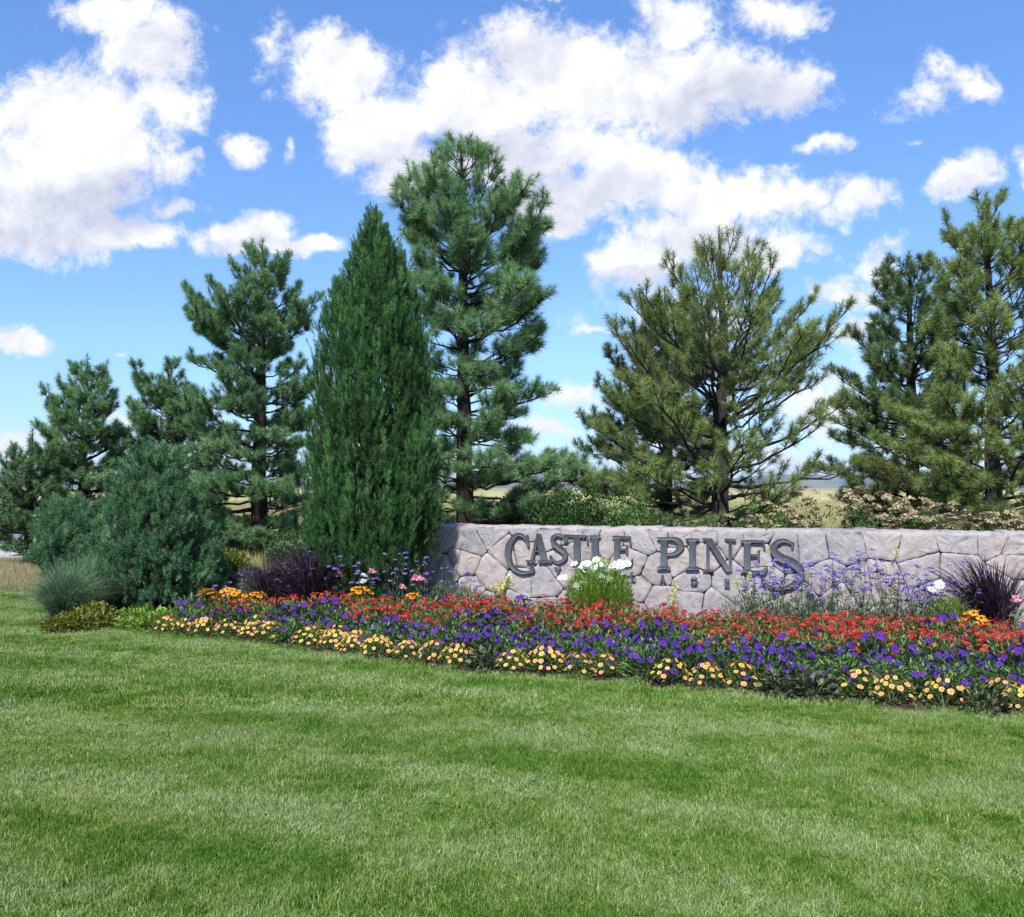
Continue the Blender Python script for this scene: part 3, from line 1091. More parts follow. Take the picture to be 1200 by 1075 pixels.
    L = Letter(*K1)  # L
    L.stem(1022, 1060, 112, 290, 14, 9)
    L.convex([(1040, 278), (1112, 278), (1112, 291), (1040, 291)])
    L.convex([(1098, 282), (1118, 248), (1121, 262), (1112, 291)])
    L.done()
    L = Letter(*K2)  # E
    L.stem(95, 126, 106, 262, 11, 8)
    L.convex([(110, 105), (184, 109), (184, 120), (110, 116)])
    L.convex([(170, 112), (184, 110), (190, 152), (181, 146)])
    L.convex([(120, 174), (166, 174), (166, 183), (120, 183)])
    L.convex([(158, 158), (168, 154), (168, 200), (158, 196)])
    L.convex([(110, 254), (182, 256), (184, 268), (110, 267)])
    L.convex([(168, 258), (197, 226), (193, 250), (184, 268)])
    L.done()
    L = Letter(*K2)  # P
    L.stem(345, 379, 115, 283, 0)
    L.foot(345, 379, 283, 20, 9, -1)
    L.foot(345, 379, 113, 21, 8, 1)
    L.stroke([(372, 120, 12), (405, 119, 15), (438, 128, 26), (455, 155, 35), (440, 185, 28), (412, 202, 16), (374, 205, 11)])
    L.done()
    L = Letter(*K2)  # I
    L.stem(499, 533, 120, 288, 20, 9)
    L.done()
    L = Letter(*K2)  # N
    L.convex([(591, 124), (606, 124), (607, 290), (592, 290)])
    L.convex([(582, 120), (622, 120), (728, 298), (700, 298)])
    L.convex([(711, 126), (728, 126), (730, 299), (713, 290)])
    L.convex([(690, 120), (752, 122), (750, 131), (690, 129)])
    L.convex([(572, 286), (630, 288), (630, 297), (572, 295)])
    L.convex([(572, 117), (600, 117), (600, 126), (576, 126)])
    L.done()
    L = Letter(*K2)  # E
    L.stem(793, 829, 130, 302, 16, 9)
    L.convex([(810, 127), (902, 131), (903, 143), (810, 139)])
    L.convex([(890, 134), (904, 132), (910, 172), (900, 166)])
    L.convex([(822, 204), (876, 205), (876, 215), (822, 214)])
    L.convex([(868, 186), (879, 182), (879, 236), (868, 232)])
    L.convex([(810, 292), (900, 295), (904, 308), (810, 306)])
    L.convex([(886, 297), (922, 266), (916, 288), (904, 308)])
    L.done()
    L = Letter(*K2)  # S with the long tail
    L.stroke([(1056, 168, 7), (1048, 146, 13), (1018, 131, 17), (982, 135, 22), (955, 158, 30), (958, 192, 38), (995, 224, 44), (1050, 247, 46), (1092, 278, 44), (1098, 320, 40), (1072, 358, 30), (1028, 383, 20), (975, 390, 15), (930, 378, 12), (900, 352, 8)])
    L.convex([(1050, 138), (1066, 140), (1056, 172), (1048, 168)])
    L.convex([(884, 332), (906, 340), (920, 356), (912, 384), (892, 366)])
    L.done()
    # VILLAGE in small spaced capitals under the big letters
    def small(ch, px):
        py = 668.6 + (px - 654) * 0.0715
        L = Letter(px, py, 1.0)
        h, w = 8.4, 3.2
        u0, u1 = -h / 2, h / 2
        if ch == 'V':
            L.quad([(-w, u0), (-w + 2, u0), (1, u1), (-.6, u1)])
            L.quad([(w - 1.1, u0), (w, u0), (.6, u1), (-.3, u1)])
            L.quad([(-w - .8, u0), (-w + 2.8, u0), (-w + 2.8, u0 + .9), (-w - .8, u0 + .9)])
            L.quad([(w - 2, u0), (w + .8, u0), (w + .8, u0 + .9), (w - 2, u0 + .9)])
        elif ch in 'IL':
            L.quad([(-.9, u0), (.9, u0), (.9, u1), (-.9, u1)])
            L.quad([(-1.9, u0), (1.9, u0), (1.9, u0 + .9), (-1.9, u0 + .9)])
            e = 1.9 if ch == 'I' else 4.2
            L.quad([(-1.9, u1 - .9), (e, u1 - .9), (e, u1), (-1.9, u1)])
            if ch == 'L':
                L.quad([(3.4, u1 - 2.6), (4.2, u1 - 2.8), (4.2, u1 - .4), (3.2, u1 - .4)])
        elif ch == 'A':
            L.quad([(-.5, u0), (.9, u0), (w + .2, u1), (w - 2, u1)])
            L.quad([(-.5, u0), (.3, u0 + .9), (-w + 1, u1), (-w, u1)])
            L.quad([(-1.6, .9), (1.8, .9), (1.8, 1.7), (-1.6, 1.7)])
            L.quad([(-w - .8, u1 - .9), (-w + 1.9, u1 - .9), (-w + 1.9, u1), (-w - .8, u1)])
            L.quad([(w - 2.6, u1 - .9), (w + 1, u1 - .9), (w + 1, u1), (w - 2.6, u1)])
        elif ch == 'G':
            L.stroke([(3, u0 + 2.4, .8), (2.2, u0 + .8, 1.0), (0, u0 + .3, 1.1), (-2.4, u0 + 1.6, 1.7), (-3.2, 0, 2.1), (-2.4, u1 - 1.6, 1.7), (0, u1 - .2, 1.1), (2.4, u1 - .9, 1.0)])
            L.quad([(1.4, .4), (3.2, .4), (3.2, u1 - .3), (1.4, u1 - .3)])
            L.quad([(.4, .2), (4.2, .2), (4.2, 1.0), (.4, 1.0)])
        elif ch == 'E':
            L.quad([(-2.2, u0), (-.4, u0), (-.4, u1), (-2.2, u1)])
            L.quad([(-3, u0), (3, u0), (3, u0 + .9), (-3, u0 + .9)])
            L.quad([(-3, u1 - .9), (3.2, u1 - .9), (3.2, u1), (-3, u1)])
            L.quad([(-1, -.4), (1.8, -.4), (1.8, .4), (-1, .4)])
            L.quad([(2.3, u0), (3, u0), (3, u0 + 2.6), (2.3, u0 + 2.2)])
            L.quad([(2.3, u1 - 2.4), (3.2, u1 - 2.8), (3.2, u1), (2.3, u1)])
        L.done()

    for ch, px in (('V', 654.5), ('I', 680), ('L', 707), ('L', 741), ('A', 777), ('G', 814), ('E', 852)):
        small(ch, px)


build_wall()

# ------------------------------------------------------------------ conifers
def needles(A, pos, d, ln, k, nl, nw, rnd, rng, spread=(30, 88), tipfan=True):
    """k needles round each shoot (pos, dir, length)"""
    n = len(pos)
    P = np.repeat(pos, k, 0)
    D = np.repeat(d, k, 0)
    L = np.repeat(ln, k)
    t_ = rng.uniform(0, 1, n * k) ** 0.8
    ang = np.radians(rng.uniform(spread[0], spread[1], n * k))
    if tipfan:
        ang *= np.where(t_ > 0.8, rng.uniform(0.3, 0.9, n * k), 1)
    Q = rand_perp(D, rng)
    nd = D * np.cos(ang)[:, None] + Q * np.sin(ang)[:, None]
    b = P + D * (L * t_)[:, None]
    s = unit(np.cross(nd, rng.normal(size=nd.shape)))
    le = nl * rng.uniform(0.75, 1.12, n * k) * np.where(t_ > 0.85, 0.85, 1)
    w = nw * rng.uniform(0.8, 1.2, n * k)
    V = np.stack([b - s * w[:, None] / 2, b + s * w[:, None] / 2, b + nd * le[:, None] + np.array([0, 0, -0.06]) * le[:, None]], 1).reshape(-1, 3)
    i = np.arange(n * k) * 3
    rr = np.repeat(np.clip(np.repeat(rnd, k) + rng.normal(0, 0.10, n * k), 0, 1), 3)
    A.add(V, np.stack([i, i + 1, i + 2], 1), 0, rr)


def pine(name, px, Y, prof, label, cat, group, mat, bark, seed, tr=0.13, nl=0.13, nw=0.008, k=46, step=0.34, nb=5, up0=12, up1=58, sparse=1.0,
         shoot=0.24, lowest=0.6, bare=0.35, lean=(0, 0), tint=0.5, zbase=0.0, shoots_per=1.0, ragged=0.0, thin=None):
    """prof: list of (y-px, left half width px, right half width px), top first"""
    rng = np.random.default_rng(seed)
    base = np.array([(px - 600) / F * Y, Y, zbase])
    sc = Y / F
    zs = np.array([at(px, p[0], Y)[2] for p in prof])[::-1]
    rl = np.array([p[1] * sc for p in prof])[::-1]
    rr_ = np.array([p[2] * sc for p in prof])[::-1]
    H = zs[-1]
    root = thing(name, label, cat, base, 0, group)
    T, C_ = Acc(), Acc()
    # trunk with a few soft bends
    n = 22
    tz = np.linspace(-0.1, H - 0.15, n)
    bx = np.cumsum(rng.normal(0, 0.012, n)) + lean[0] * np.linspace(0, 1, n)
    by = np.cumsum(rng.normal(0, 0.012, n)) + lean[1] * np.linspace(0, 1, n)
    bx -= bx[0]
    by -= by[0]
    rad = tr * (1 - np.linspace(0, 1, n)) ** 0.85 + 0.012
    rad[0] *= 1.35
    TP = np.stack([bx, by, tz], 1)
    T.tube(TP, rad, 10)

    def trunk_at(z):
        return np.array([np.interp(z, tz, bx), np.interp(z, tz, by), z])

    SP, SD, SL, SR = [], [], [], []

    def add_shoot(p, d, l, r_):
        SP.append(p)
        SD.append(d)
        SL.append(l)
        SR.append(r_)

    z = lowest
    az = rng.uniform(0, 6.28)
    while z < H - 0.25:
        f = (z - lowest) / (H - lowest)
        nbr = max(3, int(round(nb * (1 - 0.25 * f) + rng.uniform(-.6, .6))))
        wf = rng.choice([1 - ragged, 1 - ragged * .35, 1 + ragged * .3])
        for b_ in range(nbr):
            az += 2 * math.pi / nbr + rng.uniform(-.35, .35)
            zt = z + rng.uniform(-0.5, 0.5) * step
            zt = min(zt, H - 0.05)
            w = (1 + math.cos(az)) / 2
            Rr = (np.interp(zt, zs, rl) * (1 - w) + np.interp(zt, zs, rr_) * w)
            Rr *= rng.choice([1.0, 0.9, 0.75, 0.55], p=[.50, .27, .15, .08]) * rng.uniform(.94, 1.10)
            Rr = max(Rr * wf, 0.10)
            dens_ = 1.0 if thin is None else thin(math.cos(az), f)
            e = R(up0 + (up1 - up0) * f ** 1.3 + rng.uniform(-9, 9))
            za = max(zt - Rr * math.tan(e) * 0.8, 0.25 + 0.2 * lowest)
            za = min(za, max(zt, .12))
            a0 = trunk_at(za)
            tip = np.array([math.cos(az) * Rr, math.sin(az) * Rr, zt]) + trunk_at(zt) * np.array([1, 1, 0])
            mid = (a0 + tip) / 2
            mid[2] -= (zt - za) * 0.28 + 0.05 * Rr
            u_ = np.linspace(0, 1, 9)[:, None]
            BP = (1 - u_) ** 2 * a0 + 2 * u_ * (1 - u_) * mid + u_ ** 2 * tip
            wob = rng.normal(0, 0.017 * Rr, (9, 3))
            wob[0] = 0
            wob[-1] = 0
            BP = BP + wob
            L = np.linalg.norm(np.diff(BP, axis=0), axis=1).sum()
            br = min(0.6 * np.interp(za, tz, rad), 0.010 + 0.012 * L)
            T.tube(BP, np.linspace(br, 0.006, 9), 5)
            tone = np.clip(rng.normal(tint, 0.16), 0, 1)
            # end shoot
            tdir = unit(BP[-1] - BP[-2])
            add_shoot(BP[-1] - tdir * shoot * .3, unit(tdir + np.array([0, 0, .45])), shoot * rng.uniform(.9, 1.3), tone + .1)
            ns = max(1, int(L / 0.17 * sparse * dens_))
            for s_i in range(ns):
                s_ = bare + (0.97 - bare) * (s_i + rng.uniform(0, 1)) / ns
                x = s_ * 8
                i0 = min(int(x), 7)
                p0 = BP[i0] + (BP[i0 + 1] - BP[i0]) * (x - i0)
                td = unit(BP[i0 + 1] - BP[i0])
                side = unit(np.cross(td, [0, 0, 1.0])) * (1 if (s_i + b_) % 2 else -1)
                sl = (1 - s_) * L * 0.50 * rng.uniform(.6, 1.1) + 0.16
                sd_ = unit(td * rng.uniform(.7, 1.1) + side * rng.uniform(.5, 1.0) + np.array([0, 0, rng.uniform(-.05, .5)]))
                q1 = p0 + sd_ * sl * .55
                q2 = p0 + sd_ * sl + np.array([0, 0, sl * rng.uniform(.05, .25)])
                T.tube(np.array([p0, q1, q2]), [0.010, 0.007, 0.004], 3)
                e2 = unit(q2 - q1)
                add_shoot(q2 - e2 * shoot * .25, unit(e2 + np.array([0, 0, rng.uniform(.3, .8)])), shoot * rng.uniform(.8, 1.15), tone + rng.normal(0, .06))
                nt = int(sl / 0.125 * shoots_per + rng.uniform(0, 1))
                for q in range(nt):
                    v_ = rng.uniform(.25, .95)
                    pp = p0 + (q2 - p0) * v_
                    sdir = unit(e2 * rng.uniform(.5, 1) + rng.normal(0, .5, 3) + np.array([0, 0, rng.uniform(.2, .9)]))
                    add_shoot(pp, sdir, shoot * rng.uniform(.6, 1.0), tone + rng.normal(0, .08))
        z += step * rng.uniform(.8, 1.2) * (1 - 0.35 * f)
    # leader and its candles
    for q in range(7):
        tp = trunk_at(H - 0.12 * q - 0.2)
        a_ = rng.uniform(0, 6.28)
        add_shoot(tp, unit([math.cos(a_) * .35 * (q > 0), math.sin(a_) * .35 * (q > 0), 1]), shoot * 1.1, tint)
    SP, SD, SL, SR = map(np.array, (SP, SD, SL, SR))
    # shoot stems
    i = np.arange(len(SP)) * 3
    sv = rand_perp(SD, rng) * 0.006
    T.add(np.stack([SP - sv, SP + sv, SP + SD * SL[:, None]], 1).reshape(-1, 3), np.stack([i, i + 1, i + 2], 1))
    needles(C_, SP, SD, SL, k, nl, nw, SR, rng)
    T.obj('trunk', bark, root, smooth=True)
    C_.obj('crown', mat, root)
    return root, len(SP)


def hull_conifer(name, px, Y, prof, label, cat, group, mat, seed, n, shoot, k, nl, nw, mode, depth_ratio=1.0, tr=0.09):
    """dense shrubby conifer filled out to its outline: 'column' = upright plumes, 'mound' = candle clusters"""
    rng = np.random.default_rng(seed)
    base = np.array([(px - 600) / F * Y, Y, 0])
    sc = Y / F
    zs = np.array([max(0.02, at(px, p[0], Y)[2]) for p in prof])[::-1]
    rl = np.array([p[1] * sc for p in prof])[::-1]
    rr_ = np.array([p[2] * sc for p in prof])[::-1]
    H = zs[-1]
    root = thing(name, label, cat, base, 0, group)
    C_, T = Acc(), Acc()

    def rad_(z, az):
        w = (1 + np.cos(az)) / 2
        return (np.interp(z, zs, rl) * (1 - w) + np.interp(z, zs, rr_) * w) * (1 - (1 - depth_ratio) * np.abs(np.sin(az)))

    P, D, L, Rn = [], [], [], []
    made = 0
    ztab = np.linspace(0.03, H - .02, 60)
    wt = np.interp(ztab, zs, rl + rr_) + 0.12
    cdf = np.cumsum(wt)
    cdf /= cdf[-1]
    while made < n:
        z = float(np.interp(rng.uniform(), cdf, ztab))
        az = rng.uniform(0, 6.28)
        Rr = rad_(z, az)
        if mode == 'column':
            hl = rng.uniform(.45, .95)            # plume: a soft upright spindle of shoots
            depth = rng.choice([1.0, .86, .66], p=[.52, .26, .22])
            lump = 1 + 0.07 * math.sin(5 * az + 1.7 * z) + 0.05 * math.sin(11 * az - 2.1 * z) + rng.normal(0, .05)
            tone = np.clip(rng.normal(.5, .28), 0, 1)
            wd = rng.uniform(.06, .115)
            zt = min(z + .12, H + .02)
            rr2 = max(rad_(min(zt, H), az) * depth * lump - .02, .03)
            o_ = np.array([math.cos(az), math.sin(az), 0])
            ax = unit(o_ * rng.uniform(.04, .20) + np.array([0, 0, 1.0]))
            tipp = o_ * rr2 + np.array([0, 0, zt])
            for q in range(int(28 * hl / .7)):
                tq = rng.uniform(0, 1) ** .8
                off = rng.normal(0, wd * math.sqrt(max(.04, 1 - tq)), 3)
                off[2] *= .4
                pp = tipp - ax * hl * (1 - tq) - ax * shoot * .8 + off
                if pp[2] < 0.05:
                    continue
                P.append(pp)
                D.append(unit(ax + off / wd * .22 + rng.normal(0, .08, 3)))
                L.append(shoot * rng.uniform(.8, 1.2))
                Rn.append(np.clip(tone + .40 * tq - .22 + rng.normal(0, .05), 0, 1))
                made += 1
        else:
            depth = rng.choice([1.03, .93, .78, .6], p=[.42, .26, .22, .1])
            lump = 1 + 0.07 * math.sin(4 * az + 3.0 * z) + 0.06 * math.sin(9 * az - 4.3 * z + 1) + rng.normal(0, .06)
            c = np.array([math.cos(az) * Rr * depth * lump, math.sin(az) * Rr * depth * lump, z])
            o_ = unit(np.array([math.cos(az), math.sin(az), 0.35 + 1.2 * z / H]))
            tone = np.clip(rng.normal(.5, .26), 0, 1)
            for q in range(int(rng.integers(8, 16))):
                off = rng.normal(0, 0.062, 3)
                P.append(c + off)
                D.append(unit(o_ * .75 + np.array([0, 0, .75]) + rng.normal(0, .28, 3)))
                L.append(shoot * rng.uniform(.75, 1.2))
                Rn.append(np.clip(tone + rng.normal(0, .08), 0, 1))
                made += 1
    P, D, L, Rn = map(np.array, (P, D, L, Rn))
    P[:, 2] = np.maximum(P[:, 2], 0.04)
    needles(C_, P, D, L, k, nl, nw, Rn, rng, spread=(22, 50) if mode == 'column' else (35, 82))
    T.tube(np.array([[0, 0, -.05], [.02, 0, H * .4], [0, .02, H * .85]]), [tr, tr * .7, .02], 8)
    for q in range(46):
        a_ = rng.uniform(0, 6.28)
        z = rng.uniform(.1, H * .8)
        r_ = rad_(min(z + .4, H), a_) * .85
        rise = (.5 if mode == 'mound' else 1.0) * min(.9, H * .3)
        T.tube(np.array([[0, 0, z * .6], [math.cos(a_) * r_ * .6, math.sin(a_) * r_ * .6, z * .6 + rise * .4], [math.cos(a_) * r_, math.sin(a_) * r_, min(z * .6 + rise, H)]]), [.03, .018, .008], 5)
    T.obj('trunk', M['bark'], root, smooth=True)
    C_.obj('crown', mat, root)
    return root


TREES = 'pines planted behind the sign wall'
# tall pine behind the left end of the wall
pine('pine_tree', 545, 18.0,
     [(160, 3, 3), (172, 22, 20), (200, 58, 48), (230, 68, 84), (270, 72, 116), (300, 66, 118), (330, 60, 70), (348, 60, 96), (370, 62, 148), (392, 62, 112), (425, 60, 100), (450, 62, 130), (485, 62, 104), (520, 62, 112), (550, 66, 138), (585, 70, 140), (600, 60, 70)],
     'tallest pine, fresh green and shaggy, rising behind the left end of the wall', 'tree', TREES, M['ndl_fresh'], M['bark'], 11,
     tr=0.20, nl=0.19, nw=0.0088, k=58, step=0.40, nb=7, up0=4, up1=55, ragged=.28, sparse=1.0, shoot=.18, lowest=1.2, bare=.46, lean=(-.12, 0), tint=.55)
# broad open pine behind the word on the right
pine('pine_tree', 846, 15.2,
     [(263, 3, 3), (282, 44, 24), (300, 76, 60), (318, 92, 104), (345, 116, 118), (380, 132, 130), (430, 142, 126), (480, 150, 130), (530, 152, 132), (565, 156, 128), (590, 120, 90)],
     'broad open-crowned olive pine with bare dark lower limbs behind the middle of the wall', 'tree', TREES, M['ndl_olive'], M['bark_grey'], 22,
     tr=0.17, nl=0.155, nw=0.0072, k=50, step=0.36, nb=6, up0=12, up1=66, sparse=.96, shoot=.15, lowest=.85, bare=.46, tint=.5, shoots_per=.85, ragged=.25, thin=lambda c, f: .55 if (c > .15 and f < .45) else (.6 if f < .3 else .9))
# second trunk just left of it
pine('pine_tree', 781, 18.0,
     [(335, 3, 3), (355, 22, 20), (390, 52, 40), (430, 76, 50), (480, 92, 60), (530, 106, 66), (575, 112, 60), (595, 70, 40)],
     'greener pine half hidden behind and to the left of the broad olive pine', 'tree', TREES, M['ndl_mid'], M['bark'], 33,
     tr=0.15, nl=0.15, nw=0.0095, k=56, step=0.36, nb=6, up0=8, up1=60, sparse=1.0, shoot=.15, lowest=1.1, bare=.4, tint=.35)
# right pair
pine('pine_tree', 1068, 17.0,
     [(294, 3, 3), (315, 30, 22), (345, 50, 44), (375, 64, 54), (410, 80, 60), (450, 92, 66), (490, 104, 70), (530, 108, 72), (570, 108, 76), (600, 90, 60)],
     'dense round-shouldered pine between the broad olive pine and the tall pine at the right edge', 'tree', TREES, M['ndl_mid'], M['bark'], 44,
     tr=0.16, nl=0.155, nw=0.0095, k=62, step=0.36, nb=6, up0=8, up1=55, sparse=1.0, shoot=.15, lowest=.8, bare=.3, tint=.42, ragged=.2)
pine('pine_tree', 1166, 14.2,
     [(219, 3, 3), (245, 22, 30), (262, 50, 42), (290, 58, 52), (330, 50, 62), (380, 74, 82), (430, 98, 102), (480, 120, 112), (530, 128, 120), (570, 120, 120), (600, 96, 96)],
     'olive pine with upright candles at the right edge of the photo', 'tree', TREES, M['ndl_olive'], M['bark_grey'], 55,
     tr=0.15, nl=0.145, nw=0.0082, k=64, step=0.33, nb=6, up0=12, up1=64, sparse=1.0, shoot=.15, lowest=.8, bare=.36, tint=.62, ragged=.22)
pine('pine_tree', 1300, 16.5,
     [(250, 3, 3), (290, 40, 40), (360, 70, 70), (440, 95, 95), (530, 112, 110), (590, 90, 90)],
     'pine just beyond the right edge, its left branches reaching into view', 'tree', TREES, M['ndl_olive'], M['bark'], 56,
     tr=0.16, nl=0.14, nw=0.010, k=34, step=0.45, nb=5, up0=10, up1=58, sparse=.8, shoot=.24, lowest=.8, bare=.4, tint=.5)
LEFT = 'pines left of the columnar pine'
pine('pine_tree', 306, 20.0,
     [(280, 3, 3), (300, 24, 26), (320, 56, 34), (350, 82, 58), (375, 82, 62), (410, 74, 58), (450, 88, 64), (500, 104, 66), (550, 114, 66), (600, 104, 70), (632, 84, 64), (648, 60, 50)],
     'tall blue-green pine between the rounded blue-green shrub and the columnar pine', 'tree', LEFT, M['ndl_blue'], M['bark'], 66,
     tr=0.20, nl=0.15, nw=0.010, k=62, step=0.38, nb=6, up0=2, up1=60, sparse=1.2, shoot=.16, lowest=.55, bare=.32, tint=.5, ragged=.3)
pine('pine_tree', 214, 21.0,
     [(420, 12, 3), (432, 38, 8), (455, 42, 20), (480, 50, 34), (520, 55, 44), (560, 54, 50), (600, 50, 50), (630, 40, 40)],
     'shorter blue-green pine leaning out from the left side of the tall blue-green pine', 'tree', LEFT, M['ndl_blue'], M['bark'], 67,
     tr=0.13, nl=0.15, nw=0.010, k=60, step=0.36, nb=6, up0=14, up1=62, sparse=1.3, shoot=.16, lowest=.5, bare=.3, lean=(-.35, 0), tint=.48)
pine('pine_tree', 96, 19.0,
     [(415, 3, 3), (432, 18, 14), (450, 36, 26), (475, 52, 40), (505, 54, 46), (540, 58, 52), (580, 60, 50), (620, 56, 44), (645, 36, 30)],
     'airy blue-green pine standing second from the left edge', 'tree', LEFT, M['ndl_blue'], M['bark'], 68,
     tr=0.12, nl=0.13, nw=0.0095, k=62, step=0.30, nb=7, up0=8, up1=60, sparse=1.2, shoot=.15, lowest=.35, bare=.30, tint=.55, ragged=.2)
pine('pine_tree', 33, 18.2,
     [(500, 3, 3), (515, 12, 14), (540, 30, 28), (570, 40, 36), (600, 46, 42), (622, 40, 46), (640, 26, 42), (654, 6, 24)],
     'small dense pine at the left edge beside the road', 'tree', LEFT, M['ndl_blue'], M['bark'], 69,
     tr=0.10, nl=0.12, nw=0.0095, k=60, step=0.27, nb=6, up0=10, up1=58, sparse=1.3, shoot=.14, lowest=.35, bare=.2, tint=.4)

hull_conifer('columnar_pine', 437, 11.4,
             [(246, 9, 15), (258, 15, 22), (275, 25, 32), (290, 35, 40), (312, 46, 47), (330, 54, 50), (370, 62, 55), (420, 71, 60), (460, 74, 68), (500, 74, 72), (560, 76, 74), (610, 74, 66), (645, 64, 56), (668, 50, 46), (700, 42, 38)],
             'dense columnar pine with upright plumes at the left end of the wall', 'tree', None, M['ndl_deep'], 81, 19000, .12, 42, .062, .0058, 'column', .85)
hull_conifer('mugo_pine', 180, 12.4,
             [(527, 4, 4), (540, 20, 17), (556, 29, 27), (580, 42, 41), (610, 52, 54), (640, 60, 62), (665, 64, 65), (690, 62, 65), (710, 52, 56), (722, 42, 45)],
             'large rounded blue-green mugo pine shrub beside the left end of the flower bed', 'shrub', None, M['ndl_teal'], 91, 5600, .105, 56, .052, .0060, 'mound', .9)
hull_conifer('mugo_pine', 82, 15.0,
             [(588, 3, 3), (597, 17, 14), (612, 27, 24), (635, 32, 30), (655, 33, 31), (672, 28, 26)],
             'smaller dark mugo pine shrub behind the left side of the large rounded one', 'shrub', None, M['ndl_teal'], 92, 2800, .13, 36, .065, .0075, 'mound', .9)

# ------------------------------------------------------------------ leaves, flowers and bedding plants
def leaf_cloud(A, P, D, ln, wd, m=0, rng=RNG, rnd=None, fold=0.25):
    """folded diamond leaves at P pointing along D"""
    n = len(P)
    D = unit(D)
    s = unit(np.cross(D, np.tile([0, 0, 1.0], (n, 1)) + rng.normal(0, .35, (n, 3))))
    up = np.cross(s, D)
    ln = ln * rng.uniform(.7, 1.25, n)
    wd = wd * rng.uniform(.75, 1.2, n)
    a = P
    b = P + D * (ln * .45)[:, None] + s * (wd / 2)[:, None] + up * (wd * fold)[:, None]
    c = P + D * ln[:, None] - up * (ln * .12)[:, None]
    d = P + D * (ln * .45)[:, None] - s * (wd / 2)[:, None] + up * (wd * fold)[:, None]
    V = np.stack([a, b, c, d], 1).reshape(-1, 3)
    i = np.arange(n) * 4
    r = rng.uniform(0, 1, n) if rnd is None else np.clip(rnd + rng.normal(0, .15, n), 0, 1)
    A.add(V, np.concatenate([np.stack([i, i + 1, i + 2], 1), np.stack([i, i + 2, i + 3], 1)]), m, np.repeat(r, 4))


def dome(n, r, h, rng, zlo=0.03, shell=0.35):
    """points in a dome of radius r and height h, with outward directions"""
    az = rng.uniform(0, 6.28, n)
    el = np.arcsin(rng.uniform(0.0, 1, n))
    k_ = 1 - shell * rng.uniform(0, 1, n) ** 1.5
    P = np.stack([np.cos(az) * np.cos(el) * r * k_, np.sin(az) * np.cos(el) * r * k_, zlo + (h - zlo) * np.sin(el) * k_], 1)
    D = unit(np.stack([np.cos(az) * np.cos(el), np.sin(az) * np.cos(el), np.sin(el) * .8 + .25], 1) + rng.normal(0, .35, (n, 3)))
    return P, D


def disc_flower(name, r, npet, mats, cup=0.15, wide=1.0, centre=0.25, layers=1, cz=0.0):
    """one bloom facing up: petals (slot 0) round a small raised centre (slot 1)"""
    rng = np.random.default_rng(len(name) + npet)
    A = Acc()
    for L_ in range(layers):
        rr = r * (1 - .28 * L_)
        for q in range(npet):
            a = (q + .5 * L_) * 2 * math.pi / npet + rng.normal(0, .06)
            w = math.pi / npet * wide
            dr = rng.uniform(.9, 1.08)
            z0 = .12 * r * L_
            pr = []
            for (f, g, dz) in ((.15, .5, 0), (.62, 1.0, cup * .6), (.95, .72, cup), (1.0, 0, cup * .8)):
                pr.append((f * rr * dr, g * w, z0 + dz * r))
            V = [(pr[0][0] * math.cos(a), pr[0][0] * math.sin(a), pr[0][2])]
            for (f, g, z) in pr[1:3]:
                V.append((f * math.cos(a - g), f * math.sin(a - g), z))
                V.append((f * math.cos(a + g), f * math.sin(a + g), z))
            V.append((pr[3][0] * math.cos(a), pr[3][0] * math.sin(a), pr[3][2]))
            A.add(V, [(0, 1, 2), (3, 5, 4)], 0, rng.uniform(0, 1))
            A.q.append(np.array([[1, 3, 4, 2]]) + A.n - 6)
            A.qm.append(np.zeros(1, int))
    n = 7
    a = np.arange(n) * 2 * math.pi / n
    c = centre * r
    V = [(c * math.cos(x), c * math.sin(x), cz * r + .16 * r) for x in a] + [(0, 0, cz * r + .28 * r)]
    A.add(V, [(i, (i + 1) % n, n) for i in range(n)], 1, .5)
    return A.mesh(name, mats)


FL = {
    'zinnia': disc_flower('zinnia_bloom', .0255, 9, [M['red'], M['eye_yellow']], .05, .95, .26, 2, .1),
    'zinnia_dark': disc_flower('zinnia_bloom_crimson', .0255, 9, [M['crimson'], M['eye']], .05, .95, .22, 2, .1),
    'zinnia_coral': disc_flower('zinnia_bloom_coral', .0255, 8, [M['coral'], M['eye_yellow']], .05, .95, .26, 2, .1),
    'petunia': disc_flower('petunia_bloom', .030, 5, [M['violet'], M['violet_deep']], .10, 1.15, .22, 1, -.1),
    'calib': disc_flower('million_bells_bloom', .021, 5, [M['peach'], M['throat']], .12, 1.15, .28, 1, -.08),
    'calib_y': disc_flower('million_bells_bloom_yellow', .021, 5, [M['yellow_pale'], M['throat']], .12, 1.15, .24, 1, -.08),
    'rudbeckia': disc_flower('black_eyed_bloom', .042, 10, [M['orange'], M['eye']], .02, .9, .28, 1, .1),
    'cosmos': disc_flower('cosmos_bloom', .050, 8, [M['white'], M['yellow_pale']], .18, .95, .16, 1, 0),
}


